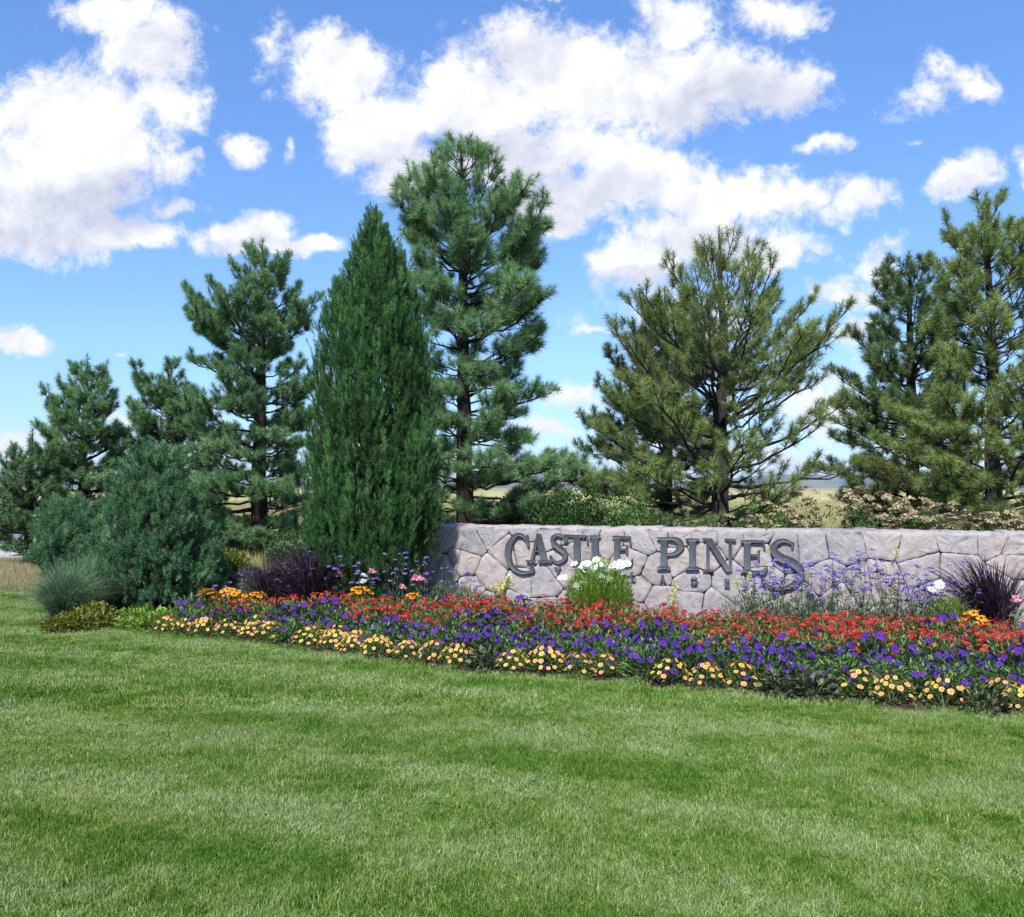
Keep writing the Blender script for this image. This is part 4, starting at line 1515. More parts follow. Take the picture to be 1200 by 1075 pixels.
def bedding(name, label, cat, group, bloom, leafm, seed, r, h, nleaf, ll, lw, nfl, tall=0.0, tiltf=.5, blooms2=None, low=False, leafrnd=None):
    """a small plant with foliage and every bloom a child named flower"""
    rng = np.random.default_rng(seed)
    root = thing(name, label, cat, (0, 0, 0), 0, group)
    A = Acc()
    P, D = dome(nleaf, r, h, rng, .02, .55)
    leaf_cloud(A, P, D, ll, lw, 0, rng, leafrnd)
    for q in range(7):
        a = rng.uniform(0, 6.28)
        A.tube(np.array([[0, 0, 0], [math.cos(a) * r * .35, math.sin(a) * r * .35, h * .5], [math.cos(a) * r * .6, math.sin(a) * r * .6, h * .85]]), [.004, .003, .002], 3, 1)
    fl = []
    for q in range(nfl):
        for _ in range(30):
            if low:   # blooms all over the side and top of the mound
                az, el = rng.uniform(0, 6.28), rng.uniform(.25, 1.45)
            else:
                az, el = rng.uniform(0, 6.28), rng.uniform(.62, 1.5)
            p = np.array([math.cos(az) * math.cos(el) * r * 1.02, math.sin(az) * math.cos(el) * r * 1.02, .02 + h * math.sin(el) * 1.04 + tall * rng.uniform(.3, 1)])
            if all(np.linalg.norm(p - f_) > .045 for f_, _ in fl):
                break
        fl.append((p, az))
        A.tube(np.array([p * [.6, .6, .55], p - [0, 0, .01]]), [.0022, .0018], 3, 1)
    A.obj('foliage', [leafm, M['stem']], root)
    for q, (p, az) in enumerate(fl):
        me = FL[bloom] if not blooms2 or rng.uniform() > blooms2[1] else FL[blooms2[0]]
        o = link('flower', me, root, p)
        out_ = Vector((math.cos(az) * tiltf, math.sin(az) * tiltf - .25 * (1 if tiltf > .2 else 0), 1)) + Vector(rng.normal(0, .15, 3))
        o.rotation_euler = out_.to_track_quat('Z', 'Y').to_euler()
        s = rng.uniform(.85, 1.15)
        o.scale = (s, s, s)
    return root


Z_G, P_G, C_G, O_G, L_G = ('red zinnias filling the back of the flower bed', 'violet petunias in the middle band of the flower bed', 'peach million bells edging the front of the bed',
                           'orange black-eyed daisies at the back of the bed', 'lime green leafy plants at the left end of the bed')
Z_L = 'bushy zinnia with small red blooms, one of many filling the back of the bed'
P_L = 'violet petunia plant in the middle band of the flower bed'
C_L = 'low trailing plant with peach and yellow bells along the lawn edge of the bed'
O_L = 'daisy plant with bright orange blooms at the back edge of the flower bed'
L_L = 'low lime green leafy plant without blooms at the left end of the flower bed'
protos = {
    'Z': [bedding('zinnia_plant', Z_L, 'flower', Z_G, 'zinnia', M['leaf_zin'], 500 + k, .19, .29, 230, .066, .017, 16, .04, .35, ('zinnia_dark', .3) if k % 2 else ('zinnia_coral', .2)) for k in range(4)],
    'P': [bedding('petunia_plant', P_L, 'flower', P_G, 'petunia', M['leaf_mid' if k else 'leaf_dark'], 520 + k, .21, .25, 230, .052, .020, 11, .01, .7, None, True) for k in range(3)],
    'C': [bedding('million_bells_plant', C_L, 'flower', C_G, 'calib', M['leaf_mid'], 540 + k, .17, .17, 150, .034, .014, 28, .01, .9, ('calib_y', .35), True) for k in range(3)],
    'O': [bedding('black_eyed_daisy', O_L, 'flower', O_G, 'rudbeckia', M['leaf_mid'], 560 + k, .16, .34, 120, .070, .024, 12, .05, .45) for k in range(2)],
    'L': [bedding('leafy_plant', L_L, 'plant', L_G, 'calib', M['leaf_lime' if k else 'leaf_gold'], 580 + k, .20, .20 + .05 * k, 230, .060, .034, 0) for k in range(2)],
    'D': [bedding('bronze_leaf_plant', 'dark bronze leafed plant between the peach bells at the lawn edge', 'plant', 'dark leafed plants between the peach bells', 'calib', M['leaf_bronze'], 590, .17, .17, 130, .06, .042, 0)],
}
used = set()


def put(kind, x, y, sc=1.0, label=None):
    r = RNG
    k_ = int(r.integers(0, len(protos[kind])))
    p = protos[kind][k_]
    rz = r.uniform(0, 6.28)
    z = 0.02
    if (kind, k_) not in used:
        used.add((kind, k_))
        p.location = (x, y, z)
        p.rotation_euler = (0, 0, rz)
        p.scale = (sc, sc, sc)
        if label:
            p['label'] = label
        return p
    return dup(p, (x, y, z), rz, sc, label)


def to_px(x, y):
    return 600 + F * x / y


def bed():
    r = np.random.default_rng(17)
    orange = [(232, 318), (402, 446), (470, 496), (1128, 1166)]
    for row in range(14):
        x = FRW[1][0] + 0.05
        while x < 6.6:
            yf, yb = yfront(x) + .13, yback(x)
            y = yf + row * .235 + r.uniform(-.05, .05)
            px = to_px(x, y)
            if y < yb + .02 and px < 1330:
                jx = x + r.uniform(-.05, .05)
                band = y - yf
                wv = .10 * math.sin(x * 2.1) + .08 * math.sin(x * 5.3 + 1)
                if px < 218 - band * 18:
                    if row == 0 and px > 150 and r.uniform() < .55:
                        put('C', jx, y, r.uniform(.7, .9))
                    else:
                        put('L', jx, y, r.uniform(.8, 1.15))
                elif row == 0:
                    put(r.choice(['D', 'P', 'C'], p=[.07, .10, .83]), jx, y, r.uniform(.90, 1.15))
                elif row == 1 and r.uniform() < .14:
                    put('C' if r.uniform() < .75 else 'D', jx, y, r.uniform(.9, 1.2))
                elif band < .33 * (yb - yf) + .06 + wv * .8:
                    put('P', jx, y, r.uniform(.85, 1.15))
                elif band < .5 * (yb - yf) + wv and r.uniform() < .35:
                    put('P', jx, y, r.uniform(1.1, 1.3))
                elif y > yb - .27 and any(a < px < b for a, b in orange):
                    put('O', jx, y, r.uniform(.9, 1.15))
                elif r.uniform() < .06:
                    put('P', jx, y, 1.35)
                else:
                    put('Z', jx, y, r.uniform(.9, 1.2))
            x += .262 + r.uniform(-.02, .02)


bed()


# ------------------------------------------------------------------ tall border plants
def stem_plant(name, label, cat, group, loc, h, n, spread, flower_fn, seed, stemm='stem', leafm=None, nleaf=0, ll=.08, lw=.012, sr=.0032, lean=(0, 0), up=.5, nbr=0):
    """several thin stems, each ending in a bloom that is a child of its own"""
    rng = np.random.default_rng(seed)
    root = thing(name, label, cat, loc, 0, group)
    A = Acc()
    tips = []
    for q in range(n):
        a = rng.uniform(0, 6.28)
        hh = h * rng.uniform(.62, 1.06)
        s = spread * rng.uniform(.15, 1) * hh / h
        b = np.array([rng.normal(0, .03), rng.normal(0, .03), 0])
        t_ = np.array([math.cos(a) * s + lean[0] * hh, math.sin(a) * s * .7 + lean[1] * hh, hh])
        m_ = b + (t_ - b) * .5 + np.array([-(t_ - b)[0] * .14, -(t_ - b)[1] * .14, .04 * h])
        u_ = np.linspace(0, 1, 6)[:, None]
        C_ = (1 - u_) ** 2 * b + 2 * u_ * (1 - u_) * m_ + u_ ** 2 * t_
        A.tube(C_, np.linspace(sr * 1.3, sr * .6, 6), 4, 0, rng.uniform())
        tips.append((t_, unit(C_[-1] - C_[-2])))
        for bq in range(nbr):
            k_ = rng.integers(3, 5)
            e = C_[k_] + unit(np.array([rng.normal(0, 1), rng.normal(0, .6), 1.6])) * h * rng.uniform(.12, .26)
            A.tube(np.array([C_[k_], e]), [sr * .6, sr * .4], 3, 0, rng.uniform())
            tips.append((e, np.array([0, 0, 1.0])))
        if nleaf:
            k_ = rng.uniform(0.05, .85, nleaf)
            P = np.stack([np.interp(k_, np.linspace(0, 1, 6), C_[:, c]) for c in range(3)], 1)
            D = np.stack([rng.normal(0, 1, nleaf), rng.normal(0, 1, nleaf), rng.uniform(up * .4, up * 2, nleaf)], 1)
            leaf_cloud(A, P, D, ll, lw, 1, rng)
    A.obj('stems', [M[stemm], leafm or M['leaf_mid']], root)
    for t_, d_ in tips:
        fo = flower_fn(rng)
        if fo is None:
            continue
        nm, me, sc_, upright = fo
        o = link(nm, me, root, t_)
        dv = Vector(d_) if not upright else Vector((0, 0, 1)) + Vector(d_) * .4
        o.rotation_euler = dv.to_track_quat('Z', 'Y').to_euler()
        o.scale = (sc_,) * 3
    return root


def cluster_mesh(name, m, n, r, flat, fs, seed):
    """flat-topped or round cluster of tiny florets"""
    rng = np.random.default_rng(seed)
    A = Acc()
    for q in range(n):
        d = unit(rng.normal(size=3))
        p = np.array([d[0] * r, d[1] * r, abs(d[2]) * r * flat]) * rng.uniform(.5, 1)
        nrm_ = unit(d * .6 + np.array([0, 0, .8]) + rng.normal(0, .3, 3))
        a = rand_perp(nrm_[None], rng)[0]
        b = np.cross(nrm_, a)
        k_ = 5
        an = np.arange(k_) * 2 * math.pi / k_
        V = [p + fs * (math.cos(x) * a + math.sin(x) * b) for x in an] + [p - nrm_ * fs * .4]
        A.add(V, [(i, (i + 1) % k_, k_) for i in range(k_)], 0, rng.uniform())
    return A.mesh(name, m)


def spike_mesh(name, m, h, r, n, fs, seed):
    rng = np.random.default_rng(seed)
    A = Acc()
    A.tube(np.array([[0, 0, -.05], [0, 0, h]]), [.004, .002], 4, 1)
    for q in range(n):
        t_ = q / n
        a = q * 2.4
        rr = r * (1 - .75 * t_)
        p = np.array([math.cos(a) * rr, math.sin(a) * rr, t_ * h])
        leaf_cloud(A, np.array([[0, 0, p[2]]] * 3), np.array([[math.cos(a + o_), math.sin(a + o_), .5] for o_ in (-.5, 0, .5)]), rr + fs, fs * 1.2, 0, rng)
    return A.mesh(name, [m, M['stem']])


VB = [cluster_mesh('verbena_cluster', M['lilac'], 26, .030, .55, .0095, 70 + k) for k in range(2)]
BUFFH = [cluster_mesh('buff_head', M['buff'], 60, .10, .45, .018, 75 + k) for k in range(2)]
WC = cluster_mesh('white_cleome_head', M['white'], 60, .060, .9, .018, 80)
PC = [cluster_mesh('pink_cleome_head', M['pink'], 60, .058, 1.0, .016, 81), cluster_mesh('lilac_head', M['lilac'], 40, .05, .9, .012, 83)]
YC = spike_mesh('yellow_spike', M['cream'], .15, .04, 22, .014, 82)


def p_at(px, Y):
    return ((px - 600) / F * Y, Y, 0.02)


def tall():
    r = np.random.default_rng(41)
    vf = lambda rng: ('flower', VB[int(rng.integers(0, 2))], rng.uniform(.75, 1.25), True)
    # verbena veil in front of the right half of the wall
    G1 = 'tall wispy verbenas in front of the right half of the wall'
    L1 = 'wiry verbena with small violet clusters in the veil against the right half of the wall'
    for i, px in enumerate([884, 900, 915, 930, 946, 960, 975, 988, 1002, 1016, 1030, 1044, 1058, 1072, 1090, 1108, 1130]):
        Yw = 11.638 / (1 + .302 * (px - 600) / F)
        Y = Yw - r.uniform(.32, .75)
        ztop = 1.65 - (r.uniform(648, 672) - 572) * Y / F
        if px > 1040:
            ztop -= .08
        stem_plant('verbena_plant', L1, 'flower', G1, p_at(px + r.uniform(-5, 5), Y), ztop, 8, .30, vf, 600 + i, 'stem_dark', M['leaf_grey'], 9, .08, .013, .0022, nbr=1)
    G2 = 'verbenas in front of the columnar pine and the dark purple grass'
    L2 = 'slender verbena with pale violet clusters left of the wall, in front of the dark foliage'
    for i, (px, yt, Y) in enumerate([(268, 682, 11.3), (284, 676, 11.2), (300, 664, 11.2), (316, 668, 11.1), (334, 664, 11.0), (352, 655, 11.0), (370, 650, 10.9), (392, 652, 10.9), (408, 644, 10.85), (424, 660, 10.8), (440, 668, 10.8), (458, 652, 10.8), (466, 660, 10.85), (486, 664, 10.9), (506, 660, 11.1), (522, 668, 11.2), (538, 674, 11.2), (556, 684, 11.3)]):
        ztop = 1.65 - (yt - 572) * Y / F
        stem_plant('verbena_plant', L2, 'flower', G2, p_at(px, Y), ztop, 4, .20, vf, 640 + i, 'stem_dark', M['leaf_grey'], 4, .07, .012, .0022, nbr=1)

    # leafy green fillers at the foot of the wall
    G3 = 'soft green perennials at the foot of the wall'
    for i, (px, Y, h, rr) in enumerate([(462, 10.95, .42, .26), (492, 10.95, .46, .28), (520, 11.0, .42, .28), (548, 11.05, .36, .26), (576, 11.1, .24, .22), (298, 11.0, .45, .25), (440, 10.9, .34, .22)]):
        rng = np.random.default_rng(700 + i)
        A = Acc()
        P, D = dome(520, rr, h, rng, .02, .75)
        D[:, 2] += .8
        leaf_cloud(A, P, D, .10, .013, 0, rng)
        root = thing('perennial_plant', 'soft green fine-leaved perennial between red zinnias and the left part of the wall' if i < 5 else
                     ('grey-green perennial mound at the left side of the dark purple grass' if i == 5 else 'low green perennial mound in front of the columnar pine'), 'plant', p_at(px, Y), 0, G3 if i < 5 else None)
        A.obj('foliage', M['leaf_grey'], root)
    # small grey greens low under the verbena veil
    for i, px in enumerate([870, 905, 940, 975, 1010, 1045, 1075]):
        rng = np.random.default_rng(720 + i)
        Yw = 11.638 / (1 + .302 * (px - 600) / F)
        A = Acc()
        P, D = dome(520, .30, .40, rng, .02, .85)
        D[:, 2] += .8
        leaf_cloud(A, P, D, .08, .012, 0, rng)
        root = thing('perennial_plant', 'low grey-green perennial under the verbena veil at the foot of the wall', 'plant', p_at(px, Yw - .75), 0, 'low perennials under the verbena veil')
        A.obj('foliage', M['leaf_grey'], root)

    # feathery green cosmos with white blooms, and its small neighbour
    def feathery(px, Y, h, rr, label, blooms, seed, n=8000):
        rng = np.random.default_rng(seed)
        root = thing('cosmos_plant', label, 'flower', p_at(px, Y))
        A = Acc()
        P, D = dome(n, rr, h, rng, .02, .7)
        P[:, :2] *= (0.78 + .22 * np.clip(P[:, 2] / h * 1.6, 0, 1))[:, None]
        D[:, 2] += .9
        leaf_cloud(A, P, D, .080, .0085, 0, rng, .35 + .5 * P[:, 2] / h)
        for q in range(26):
            a = rng.uniform(0, 6.28)
            A.tube(np.array([[0, 0, 0], [math.cos(a) * rr * .4, math.sin(a) * rr * .4, h * .6], [math.cos(a) * rr * .8, math.sin(a) * rr * .8, h * .92]]), [.005, .003, .002], 3, 1)
        A.obj('foliage', [M['leaf_lime'], M['stem']], root)
        for (bx_, by_, nn) in blooms:
            p = at(bx_, by_, Y - .05) - np.array(p_at(px, Y))
            for _ in range(nn):
                q = p + rng.normal(0, [.035, .05, .018])
                o = link('flower', FL['cosmos'], root, q, 0, rng.uniform(.85, 1.25))
                dv = Vector((rng.normal(0, .4), -.5 + rng.normal(0, .3), 1))
                o.rotation_euler = dv.to_track_quat('Z', 'Y').to_euler()
        return root

    feathery(702, 10.45, .76, .44, 'bright green feathery cosmos topped with white blooms in front of the middle of the wall',
             [(656, 680, 2), (662, 678, 2), (677, 663, 2), (684, 662, 3), (690, 668, 2), (698, 659, 3), (706, 662, 3), (712, 668, 2), (720, 664, 2), (726, 662, 3), (733, 661, 2), (678, 686, 2), (686, 683, 2), (672, 690, 1), (711, 680, 2), (700, 672, 2), (692, 664, 3), (704, 666, 3), (716, 663, 3), (729, 667, 2), (686, 670, 2)], 801)
    feathery(1108, 9.45, .44, .25, 'small bright green feathery cosmos with few white blooms beside the right purple grass',
             [(1096, 690, 2), (1104, 687, 2)], 802, 1500)

    # pale yellow snapdragons, pink and white spider flowers
    yf_ = lambda rng: ('flower', YC, rng.uniform(.8, 1.2), False)
    for i, (px, Y, h, n, lab) in enumerate([(588, 10.7, .44, 12, 'bright yellow snapdragons at the foot of the wall, left below the large C'),
                                            (872, 10.15, .52, 4, 'pale yellow snapdragons below the last E, at the left edge of the verbena veil'),
                                            (1036, 9.85, .62, 4, 'pale yellow snapdragons inside the verbena veil on the right'),
                                            (1056, 9.95, .82, 1, 'single tall yellow snapdragon spike high against the right half of the wall'),
                                            (790, 10.05, .42, 3, 'low pale yellow snapdragons at the foot of the wall below the letter P')]):
        stem_plant('snapdragon_plant', lab, 'flower', None, p_at(px, Y), h, n, .12, yf_, 820 + i, 'stem', M['leaf_mid'], 7, .06, .012)
    pf_ = lambda rng: ('flower', PC[0], rng.uniform(.8, 1.15), True)
    for i, (px, Y, yt, n, lab) in enumerate([(491, 10.9, 664, 2, 'large pink spider flower standing at the left end of the wall'),
                                             (474, 10.85, 675, 1, 'smaller pink spider flower just left of the large one'),
                                             (441, 10.8, 676, 1, 'short pink spider flower in front of the columnar pine'),
                                             (397, 10.9, 654, 1, 'tall thin pink spider flower beside the dark purple grass on the left'),
                                             (1188, 9.15, 680, 1, 'pink spider flower in front of the dark purple grass at the right edge')]):
        stem_plant('spider_flower', lab, 'flower', None, p_at(px, Y), 1.65 - (yt - 572) * Y / F, n, .05, pf_, 840 + i, 'stem', M['leaf_mid'], 16, .11, .026)
    wf_ = lambda rng: ('flower', WC, rng.uniform(.7, .95), True)
    stem_plant('spider_flower', 'white spider flower low in front of the columnar pine', 'flower', None, p_at(424, 10.78), .62, 2, .07, wf_, 850, 'stem', M['leaf_mid'], 14, .10, .024)
    of_ = lambda rng: ('flower', FL['rudbeckia'], .9, False)
    for i, (px, Y, h, lab) in enumerate([(786, 10.0, .40, 'single orange daisy standing below the letter P'), (841, 10.0, .46, 'single orange daisy standing below the letter N')]):
        stem_plant('black_eyed_daisy', lab, 'flower', None, p_at(px, Y), h, 1, .03, of_, 855 + i, 'stem', M['leaf_mid'], 6)

    # dark purple fountain grasses
    def purple(px, Y, h, rr, n, label, seed, lean=(0, 0)):
        rng = np.random.default_rng(seed)
        A = Acc()
        for q in range(n):
            a = rng.uniform(0, 6.28)
            hh = h * rng.uniform(.45, 1.05)
            s = rr * rng.uniform(.1, 1.1)
            u_ = np.linspace(0, 1, 7)
            x = (math.cos(a) * s + lean[0]) * u_ ** 1.5 + rng.normal(0, .04)
            y = (math.sin(a) * s * .7 + lean[1]) * u_ ** 1.5 + rng.normal(0, .04)
            z = hh * (u_ - .22 * u_ ** 3 * s / rr)
            C_ = np.stack([x, y, z], 1)
            w = .009 * (1 - u_ ** 2 * .85) * rng.uniform(.7, 1.3)
            fa = rng.uniform(0, 3.14)
            sv = np.array([math.cos(fa), math.sin(fa), 0])
            V = np.concatenate([C_ - sv * w[:, None], C_ + sv * w[:, None]])
            i = np.arange(6)
            A.add(V, np.stack([i, i + 1, i + 8, i + 7], 1), 0, rng.uniform())
        root = thing('purple_fountain_grass', label, 'grass', p_at(px, Y))
        A.obj('blades', M['grass_purple'], root)

    purple(366, 11.0, 1.0, .62, 1300, 'clump of blackish purple fountain grass behind the left part of the flower bed', 861)
    purple(320, 11.1, .80, .50, 800, 'smaller blackish purple fountain grass clump left behind the larger one', 862)
    purple(1166, 9.5, .96, .62, 620, 'blackish purple fountain grass leaning left against the right end of the wall', 863, (-.22, 0))

    # blue-green fountain grass at the far left and the low yellow-green mound in front of it
    def fountain(px, Y, h, rr, n, label, seed):
        rng = np.random.default_rng(seed)
        A = Acc()
        for q in range(n):
            a = rng.uniform(0, 6.28)
            hh = h * rng.uniform(.6, 1.05)
            s = rr * rng.uniform(.15, 1.15)
            u_ = np.linspace(0, 1, 8)
            C_ = np.stack([math.cos(a) * s * u_ ** 1.35 + rng.normal(0, .05), math.sin(a) * s * u_ ** 1.35 + rng.normal(0, .05), hh * (1.55 * u_ - .85 * u_ ** 2.2 * (s / rr) ** .7)], 1)
            w = .0042 * (1 - u_ ** 2 * .85)
            fa = rng.uniform(0, 3.14)
            sv = np.array([math.cos(fa), math.sin(fa), 0])
            V = np.concatenate([C_ - sv * w[:, None], C_ + sv * w[:, None]])
            i = np.arange(7)
            A.add(V, np.stack([i, i + 1, i + 9, i + 8], 1), 0, rng.uniform())
        root = thing('fountain_grass', label, 'grass', p_at(px, Y))
        A.obj('blades', M['grass_blue'], root)

    fountain(78, 10.9, .62, .62, 1900, 'arching blue-green fountain grass clump at the left end of the bed', 871)
    fountain(104, 11.6, .66, .50, 1100, 'taller blue-green grass clump tucked between the arching clump and the rounded pine shrub', 872)
    for i, (px, Y, rr, h, lab) in enumerate([(92, 10.25, .26, .24, 'low yellow-green mound with browning leaves below the arching grass'), (114, 10.5, .26, .28, 'low golden green mound right of the arching grass beside the mulch gap'), (70, 10.15, .18, .15, 'lowest browning mound tucked under the front of the arching grass')]):
        rng = np.random.default_rng(880 + i)
        A = Acc()
        P, D = dome(650, rr, h, rng, .01, .5)
        leaf_cloud(A, P, D, .045, .028, 0, rng)
        root = thing('leafy_plant', lab, 'plant', p_at(px, Y))
        A.obj('foliage', M['leaf_gold'], root)

    # leafy shrubs: bigger domes of real leaves on a few stems
    def shrub(px, Y, rr, h, label, m, seed, n=2600, ll=.06, lw=.035, group=None, heads=0, hm=None, sq=1.0):
        rng = np.random.default_rng(seed)
        root = thing('shrub', label, 'shrub', p_at(px, Y), 0, group)
        A = Acc()
        # several overlapping lobes give an uneven outline
        nl_ = 9
        for q in range(nl_):
            a = rng.uniform(0, 6.28)
            d_ = rr * rng.uniform(.1, .62)
            c = np.array([math.cos(a) * d_, math.sin(a) * d_ * sq, 0])
            hh = h * rng.uniform(.62, 1.0) * (1 - .25 * d_ / rr)
            P, D = dome(n // nl_, rr * rng.uniform(.38, .6), hh, rng, .02, .5)
            leaf_cloud(A, P + c, D, ll, lw, 0, rng, float(rng.uniform(.25, .8)))
        for q in range(14):
            a = rng.uniform(0, 6.28)
            A.tube(np.array([[0, 0, 0], [math.cos(a) * rr * .3, math.sin(a) * rr * .3, h * .35], [math.cos(a) * rr * .55, math.sin(a) * rr * .55, h * .62]]), [.012, .008, .004], 4, 1)
        A.obj('foliage', [m, M['bark']], root)
        for q in range(heads):
            a, el = rng.uniform(0, 6.28), rng.uniform(.35, 1.5)
            p = np.array([math.cos(a) * math.cos(el) * rr * .95, math.sin(a) * math.cos(el) * rr * .95 * sq, h * (.35 + .65 * math.sin(el)) * rng.uniform(.86, 1.04)])
            o = link('flower', hm[int(rng.integers(0, len(hm)))], root, p)
            s = rng.uniform(.6, 1.15)
            o.scale = (s, s, s)
            o.rotation_euler = (rng.normal(0, .3), rng.normal(0, .3), rng.uniform(0, 6.28))
        return root

    G4 = 'buff-headed shrubs behind the right half of the wall'
    hts = lambda yt, Y: 1.65 - (yt - 572) * Y / F
    for i, (px, Y, yt, rr) in enumerate([(872, 13.2, 598, .60), (912, 13.6, 588, .65), (950, 13.9, 576, .7), (992, 13.4, 570, .72), (1034, 13.2, 578, .68), (1074, 12.9, 586, .66), (1112, 12.6, 594, .62), (1150, 12.3, 600, .6), (1190, 12.1, 602, .62), (1235, 12.0, 600, .6)]):
        lab = 'shrub with buff flower heads in the row above the right half of the wall'
        shrub(px, Y, rr, hts(yt, Y), lab, M['leaf_mid' if i % 2 else 'leaf_grey'], 900 + i, 4200, .05, .026, G4, 24 if i not in (0,) else 9, BUFFH)
    for i, (px, Y, yt, rr, lab, mm) in enumerate([
        (690, 15.0, 546, 1.0, 'dark leafy shrub above the wall between tallest pine and broad olive pine', 'leaf_dark'),
        (652, 16.2, 562, 1.0, 'dark leafy shrub just left of the darkest one above the wall', 'leaf_dark'),
        (738, 14.6, 566, .9, 'mid green shrub in front of the half hidden pine trunk', 'leaf_mid'),
        (790, 13.8, 596, .6, 'low grey-green shrub just above the wall over the letter P', 'leaf_grey'),
        (828, 13.6, 600, .5, 'low green shrub at the foot of the broad olive pine', 'leaf_grey'),
        (150, 17.0, 562, .75, 'yellow-green leafy shrub showing above and left of the rounded pine shrub', 'leaf_lime'),
        (118, 14.0, 640, .35, 'small bright green shrub between the two pine shrubs', 'leaf_lime'),
        (268, 14.2, 640, .42, 'golden green shrub right of the rounded pine shrub', 'leaf_gold'),
        (292, 13.0, 662, .40, 'grey-green shrub in front of the trunk of the tall blue-green pine', 'leaf_grey'),
        (232, 16.0, 622, .7, 'dark shaded shrub right behind the rounded pine shrub', 'leaf_dark'),
        (346, 16.5, 624, .65, 'straw-green shrub between the tall blue-green pine and the columnar pine', 'leaf_grey'),
        (336, 19.0, 612, .9, 'dark green scrub right of the trunk of the tall blue-green pine', 'leaf_dark'),
        (262, 22.0, 596, 1.2, 'dark scrub behind and between the trunks of the two blue-green pines', 'leaf_dark'),
        (128, 20.5, 606, 1.0, 'dark green scrub behind the smaller mugo pine shrub', 'leaf_dark'),
        (606, 21.0, 566, 1.5, 'wide dark green scrub mass behind the wall, right of the tallest pine', 'leaf_dark'),
        (575, 27.0, 580, 1.3, 'distant grey-green scrub seen just right of the trunk of the tallest pine', 'leaf_grey'),
        (512, 24.0, 584, 1.1, 'distant scrub seen left of the trunk of the tallest pine', 'leaf_grey'),
        (910, 24.0, 580, 1.6, 'distant green scrub behind the bare lower limbs of the broad olive pine', 'leaf_mid'),
    ]):
        shrub(px, Y, rr, hts(yt, Y), lab, M[mm], 930 + i, 6500 if rr < .95 else 11000, .06 if Y < 20 else .09, .036 if Y < 20 else .055)

    # pale stone post left of the columnar pine
    A = Acc()
    x, y, _ = p_at(385, 12.9)
    h = hts(650, 12.9)
    A.box((0, 0, h / 2), (.17, .17, h), 0)
    A.box((0, 0, h + .02), (.21, .21, .045), 0)
    o = A.obj('stone_post', surf('pale_stone', [(0.35, (0.34, 0.32, 0.34)), (0.65, (0.47, 0.45, 0.46))], 8, .9, .6, 50, .2), None, (x, y, 0))
    bv = o.modifiers.new('bevel', 'BEVEL')
    bv.width = .012
    bv.segments = 2
    tag(o, 'short pale stone post behind the dark purple grass, left of the columnar pine', 'post')


tall()

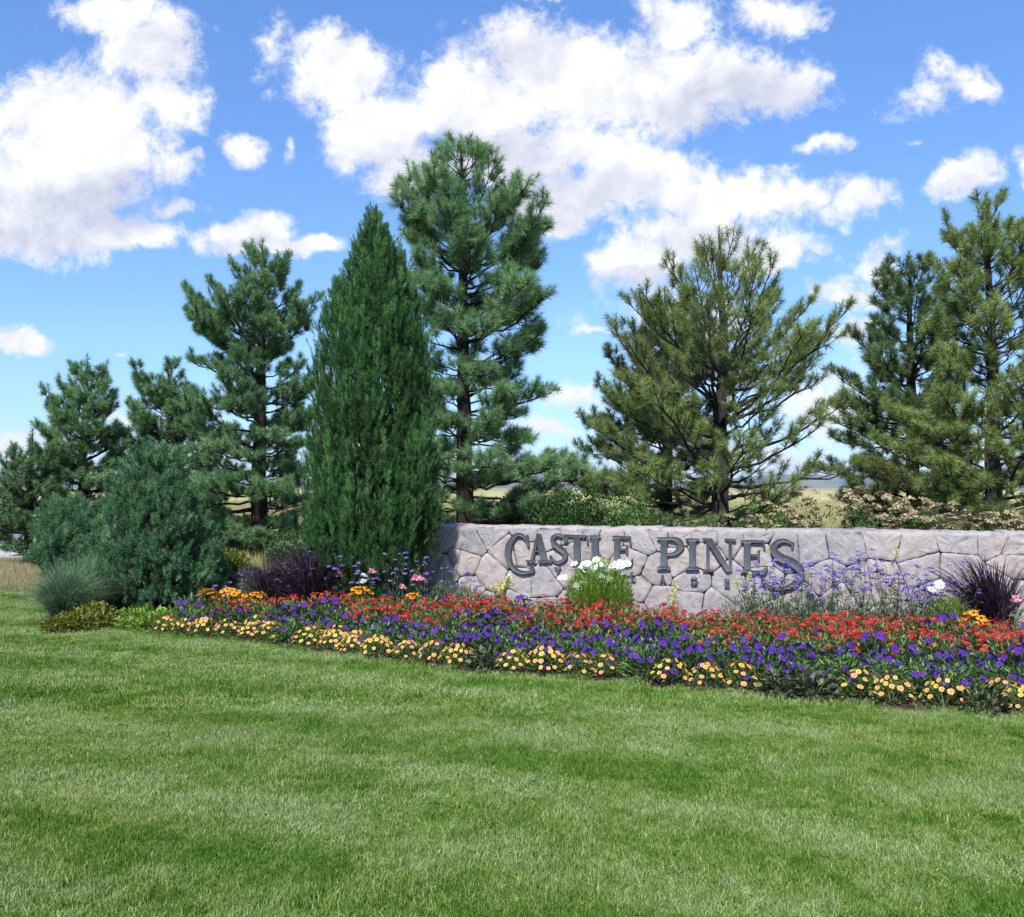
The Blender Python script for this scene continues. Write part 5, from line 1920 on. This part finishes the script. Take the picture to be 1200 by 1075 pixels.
# ------------------------------------------------------------------ parked car on the road, mostly hidden
def car():
    paint = surf('silver_paint', [(0.4, (0.52, 0.54, 0.58)), (0.6, (0.56, 0.58, 0.62))], 2, .3, 0, spec=.5, metallic=.3)
    glass = surf('dark_glass', [(0.4, (0.015, 0.018, 0.022)), (0.6, (0.02, 0.024, 0.028))], 2, .08, 0, spec=.8)
    rub = surf('tyre_rubber', [(0.4, (0.015, 0.015, 0.016)), (0.6, (0.03, 0.03, 0.03))], 8, .9, .2)
    alloy = surf('alloy', [(0.4, (0.35, 0.36, 0.38)), (0.6, (0.45, 0.46, 0.48))], 4, .35, 0, metallic=.8)
    redl = surf('lamp_red', [(0.4, (0.35, 0.01, 0.01)), (0.6, (0.4, 0.02, 0.02))], 4, .2, 0)
    whl = surf('lamp_clear', [(0.4, (0.6, 0.6, 0.62)), (0.6, (0.7, 0.7, 0.72))], 4, .15, 0)
    root = thing('parked_car', 'pale silver car on the road, mostly hidden behind the small pine at the left edge', 'car', (-10.25, 22.15, 0), R(14))
    # body: side profile lofted across the width, narrowing at the shoulders
    prof = [(-2.15, .32), (-2.18, .62), (-2.05, .88), (-1.85, .98), (-1.15, 1.02), (-.35, 1.03), (.75, 1.0), (1.45, .93), (1.95, .80), (2.16, .60), (2.18, .34), (1.7, .22), (-1.7, .22)]
    A = Acc()
    n = len(prof)
    ys = [(-.88, .93), (-.80, 1.0), (0, 1.02), (.80, 1.0), (.88, .93)]
    V = [(x * (s if abs(y) > .85 else 1), y, .25 + (z - .25) * s) for y, s in ys for x, z in prof]
    A.add(np.array(V), [(k * n + i, k * n + (i + 1) % n, (k + 1) * n + (i + 1) % n, (k + 1) * n + i) for k in range(4) for i in range(n)])
    for k in (0, 4):
        A.t.append(np.array([(k * n, k * n + i, k * n + i + 1) for i in range(1, n - 1)]))
        A.tm.append(np.zeros(n - 2, int))
    A.obj('body', paint, root)
    # cabin: glasshouse and roof
    g = [(-1.75, .98), (-1.35, 1.38), (.20, 1.40), (1.0, .98)]
    A = Acc()
    V = [(x, y * (.80 if z < 1.1 else .62), z) for y in (-1, 1) for x, z in g]
    A.add(np.array(V), [(0, 1, 2, 3), (4, 7, 6, 5), (0, 4, 5, 1), (2, 6, 7, 3)])
    A.obj('windows', glass, root)
    A = Acc()
    V = [(x, y, z) for y in (-.66, .66) for x, z in ((-1.42, 1.36), (-1.2, 1.45), (.05, 1.46), (.26, 1.37))]
    A.add(np.array(V), [(0, 1, 2, 3), (4, 7, 6, 5), (1, 5, 6, 2), (0, 4, 5, 1), (2, 6, 7, 3), (0, 3, 7, 4)])
    A.obj('roof', paint, root)
    for x in (-1.38, 1.36):
        for y in (-.80, .80):
            w = link('wheel', None, root, (x, y, .32))
            T = Acc()
            a = np.linspace(0, 2 * math.pi, 25)
            ring = np.stack([np.cos(a) * .27, 0 * a, np.sin(a) * .27], 1)
            T.tube(ring, .065, 8)
            T.obj('tyre', rub, w)
            Q = Acc()
            for k in range(10):
                b = k * math.pi / 5
                Q.tube(np.array([[0, .03 * np.sign(y), 0], [math.cos(b) * .24, .05 * np.sign(y), math.sin(b) * .24]]), .022, 5)
            Q.tube(np.array([[0, -.08, 0], [0, .08, 0]]), .06, 10)
            Q.obj('rim', alloy, w)
    for x, y, m, nm in ((2.14, -.62, whl, 'headlight'), (2.14, .62, whl, 'headlight'), (-2.16, -.62, redl, 'tail_light'), (-2.16, .62, redl, 'tail_light')):
        B = Acc()
        B.box((x, y, .68), (.06, .34, .13))
        B.obj(nm, m, root)
    for x in (2.17, -2.17):
        B = Acc()
        B.box((x, 0, .40), (.08, 1.5, .16))
        B.obj('bumper', rub, root)


car()

# ------------------------------------------------------------------ thin mountain haze over the plain
A = Acc()
A.box((0, 13900, 193.5), (33500, 28500, 390.0))
hz, t_ = new_mat('haze_air')
o_ = t_.n('ShaderNodeOutputMaterial')
v_ = t_.n('ShaderNodeVolumePrincipled')
v_.inputs['Color'].default_value = (0.70, 0.83, 1.0, 1)
v_.inputs['Density'].default_value = 0.00005
v_.inputs['Anisotropy'].default_value = 0.0
t_.l(v_.outputs[0], o_.inputs['Volume'])
setting(A.obj('haze', hz), 'stuff')
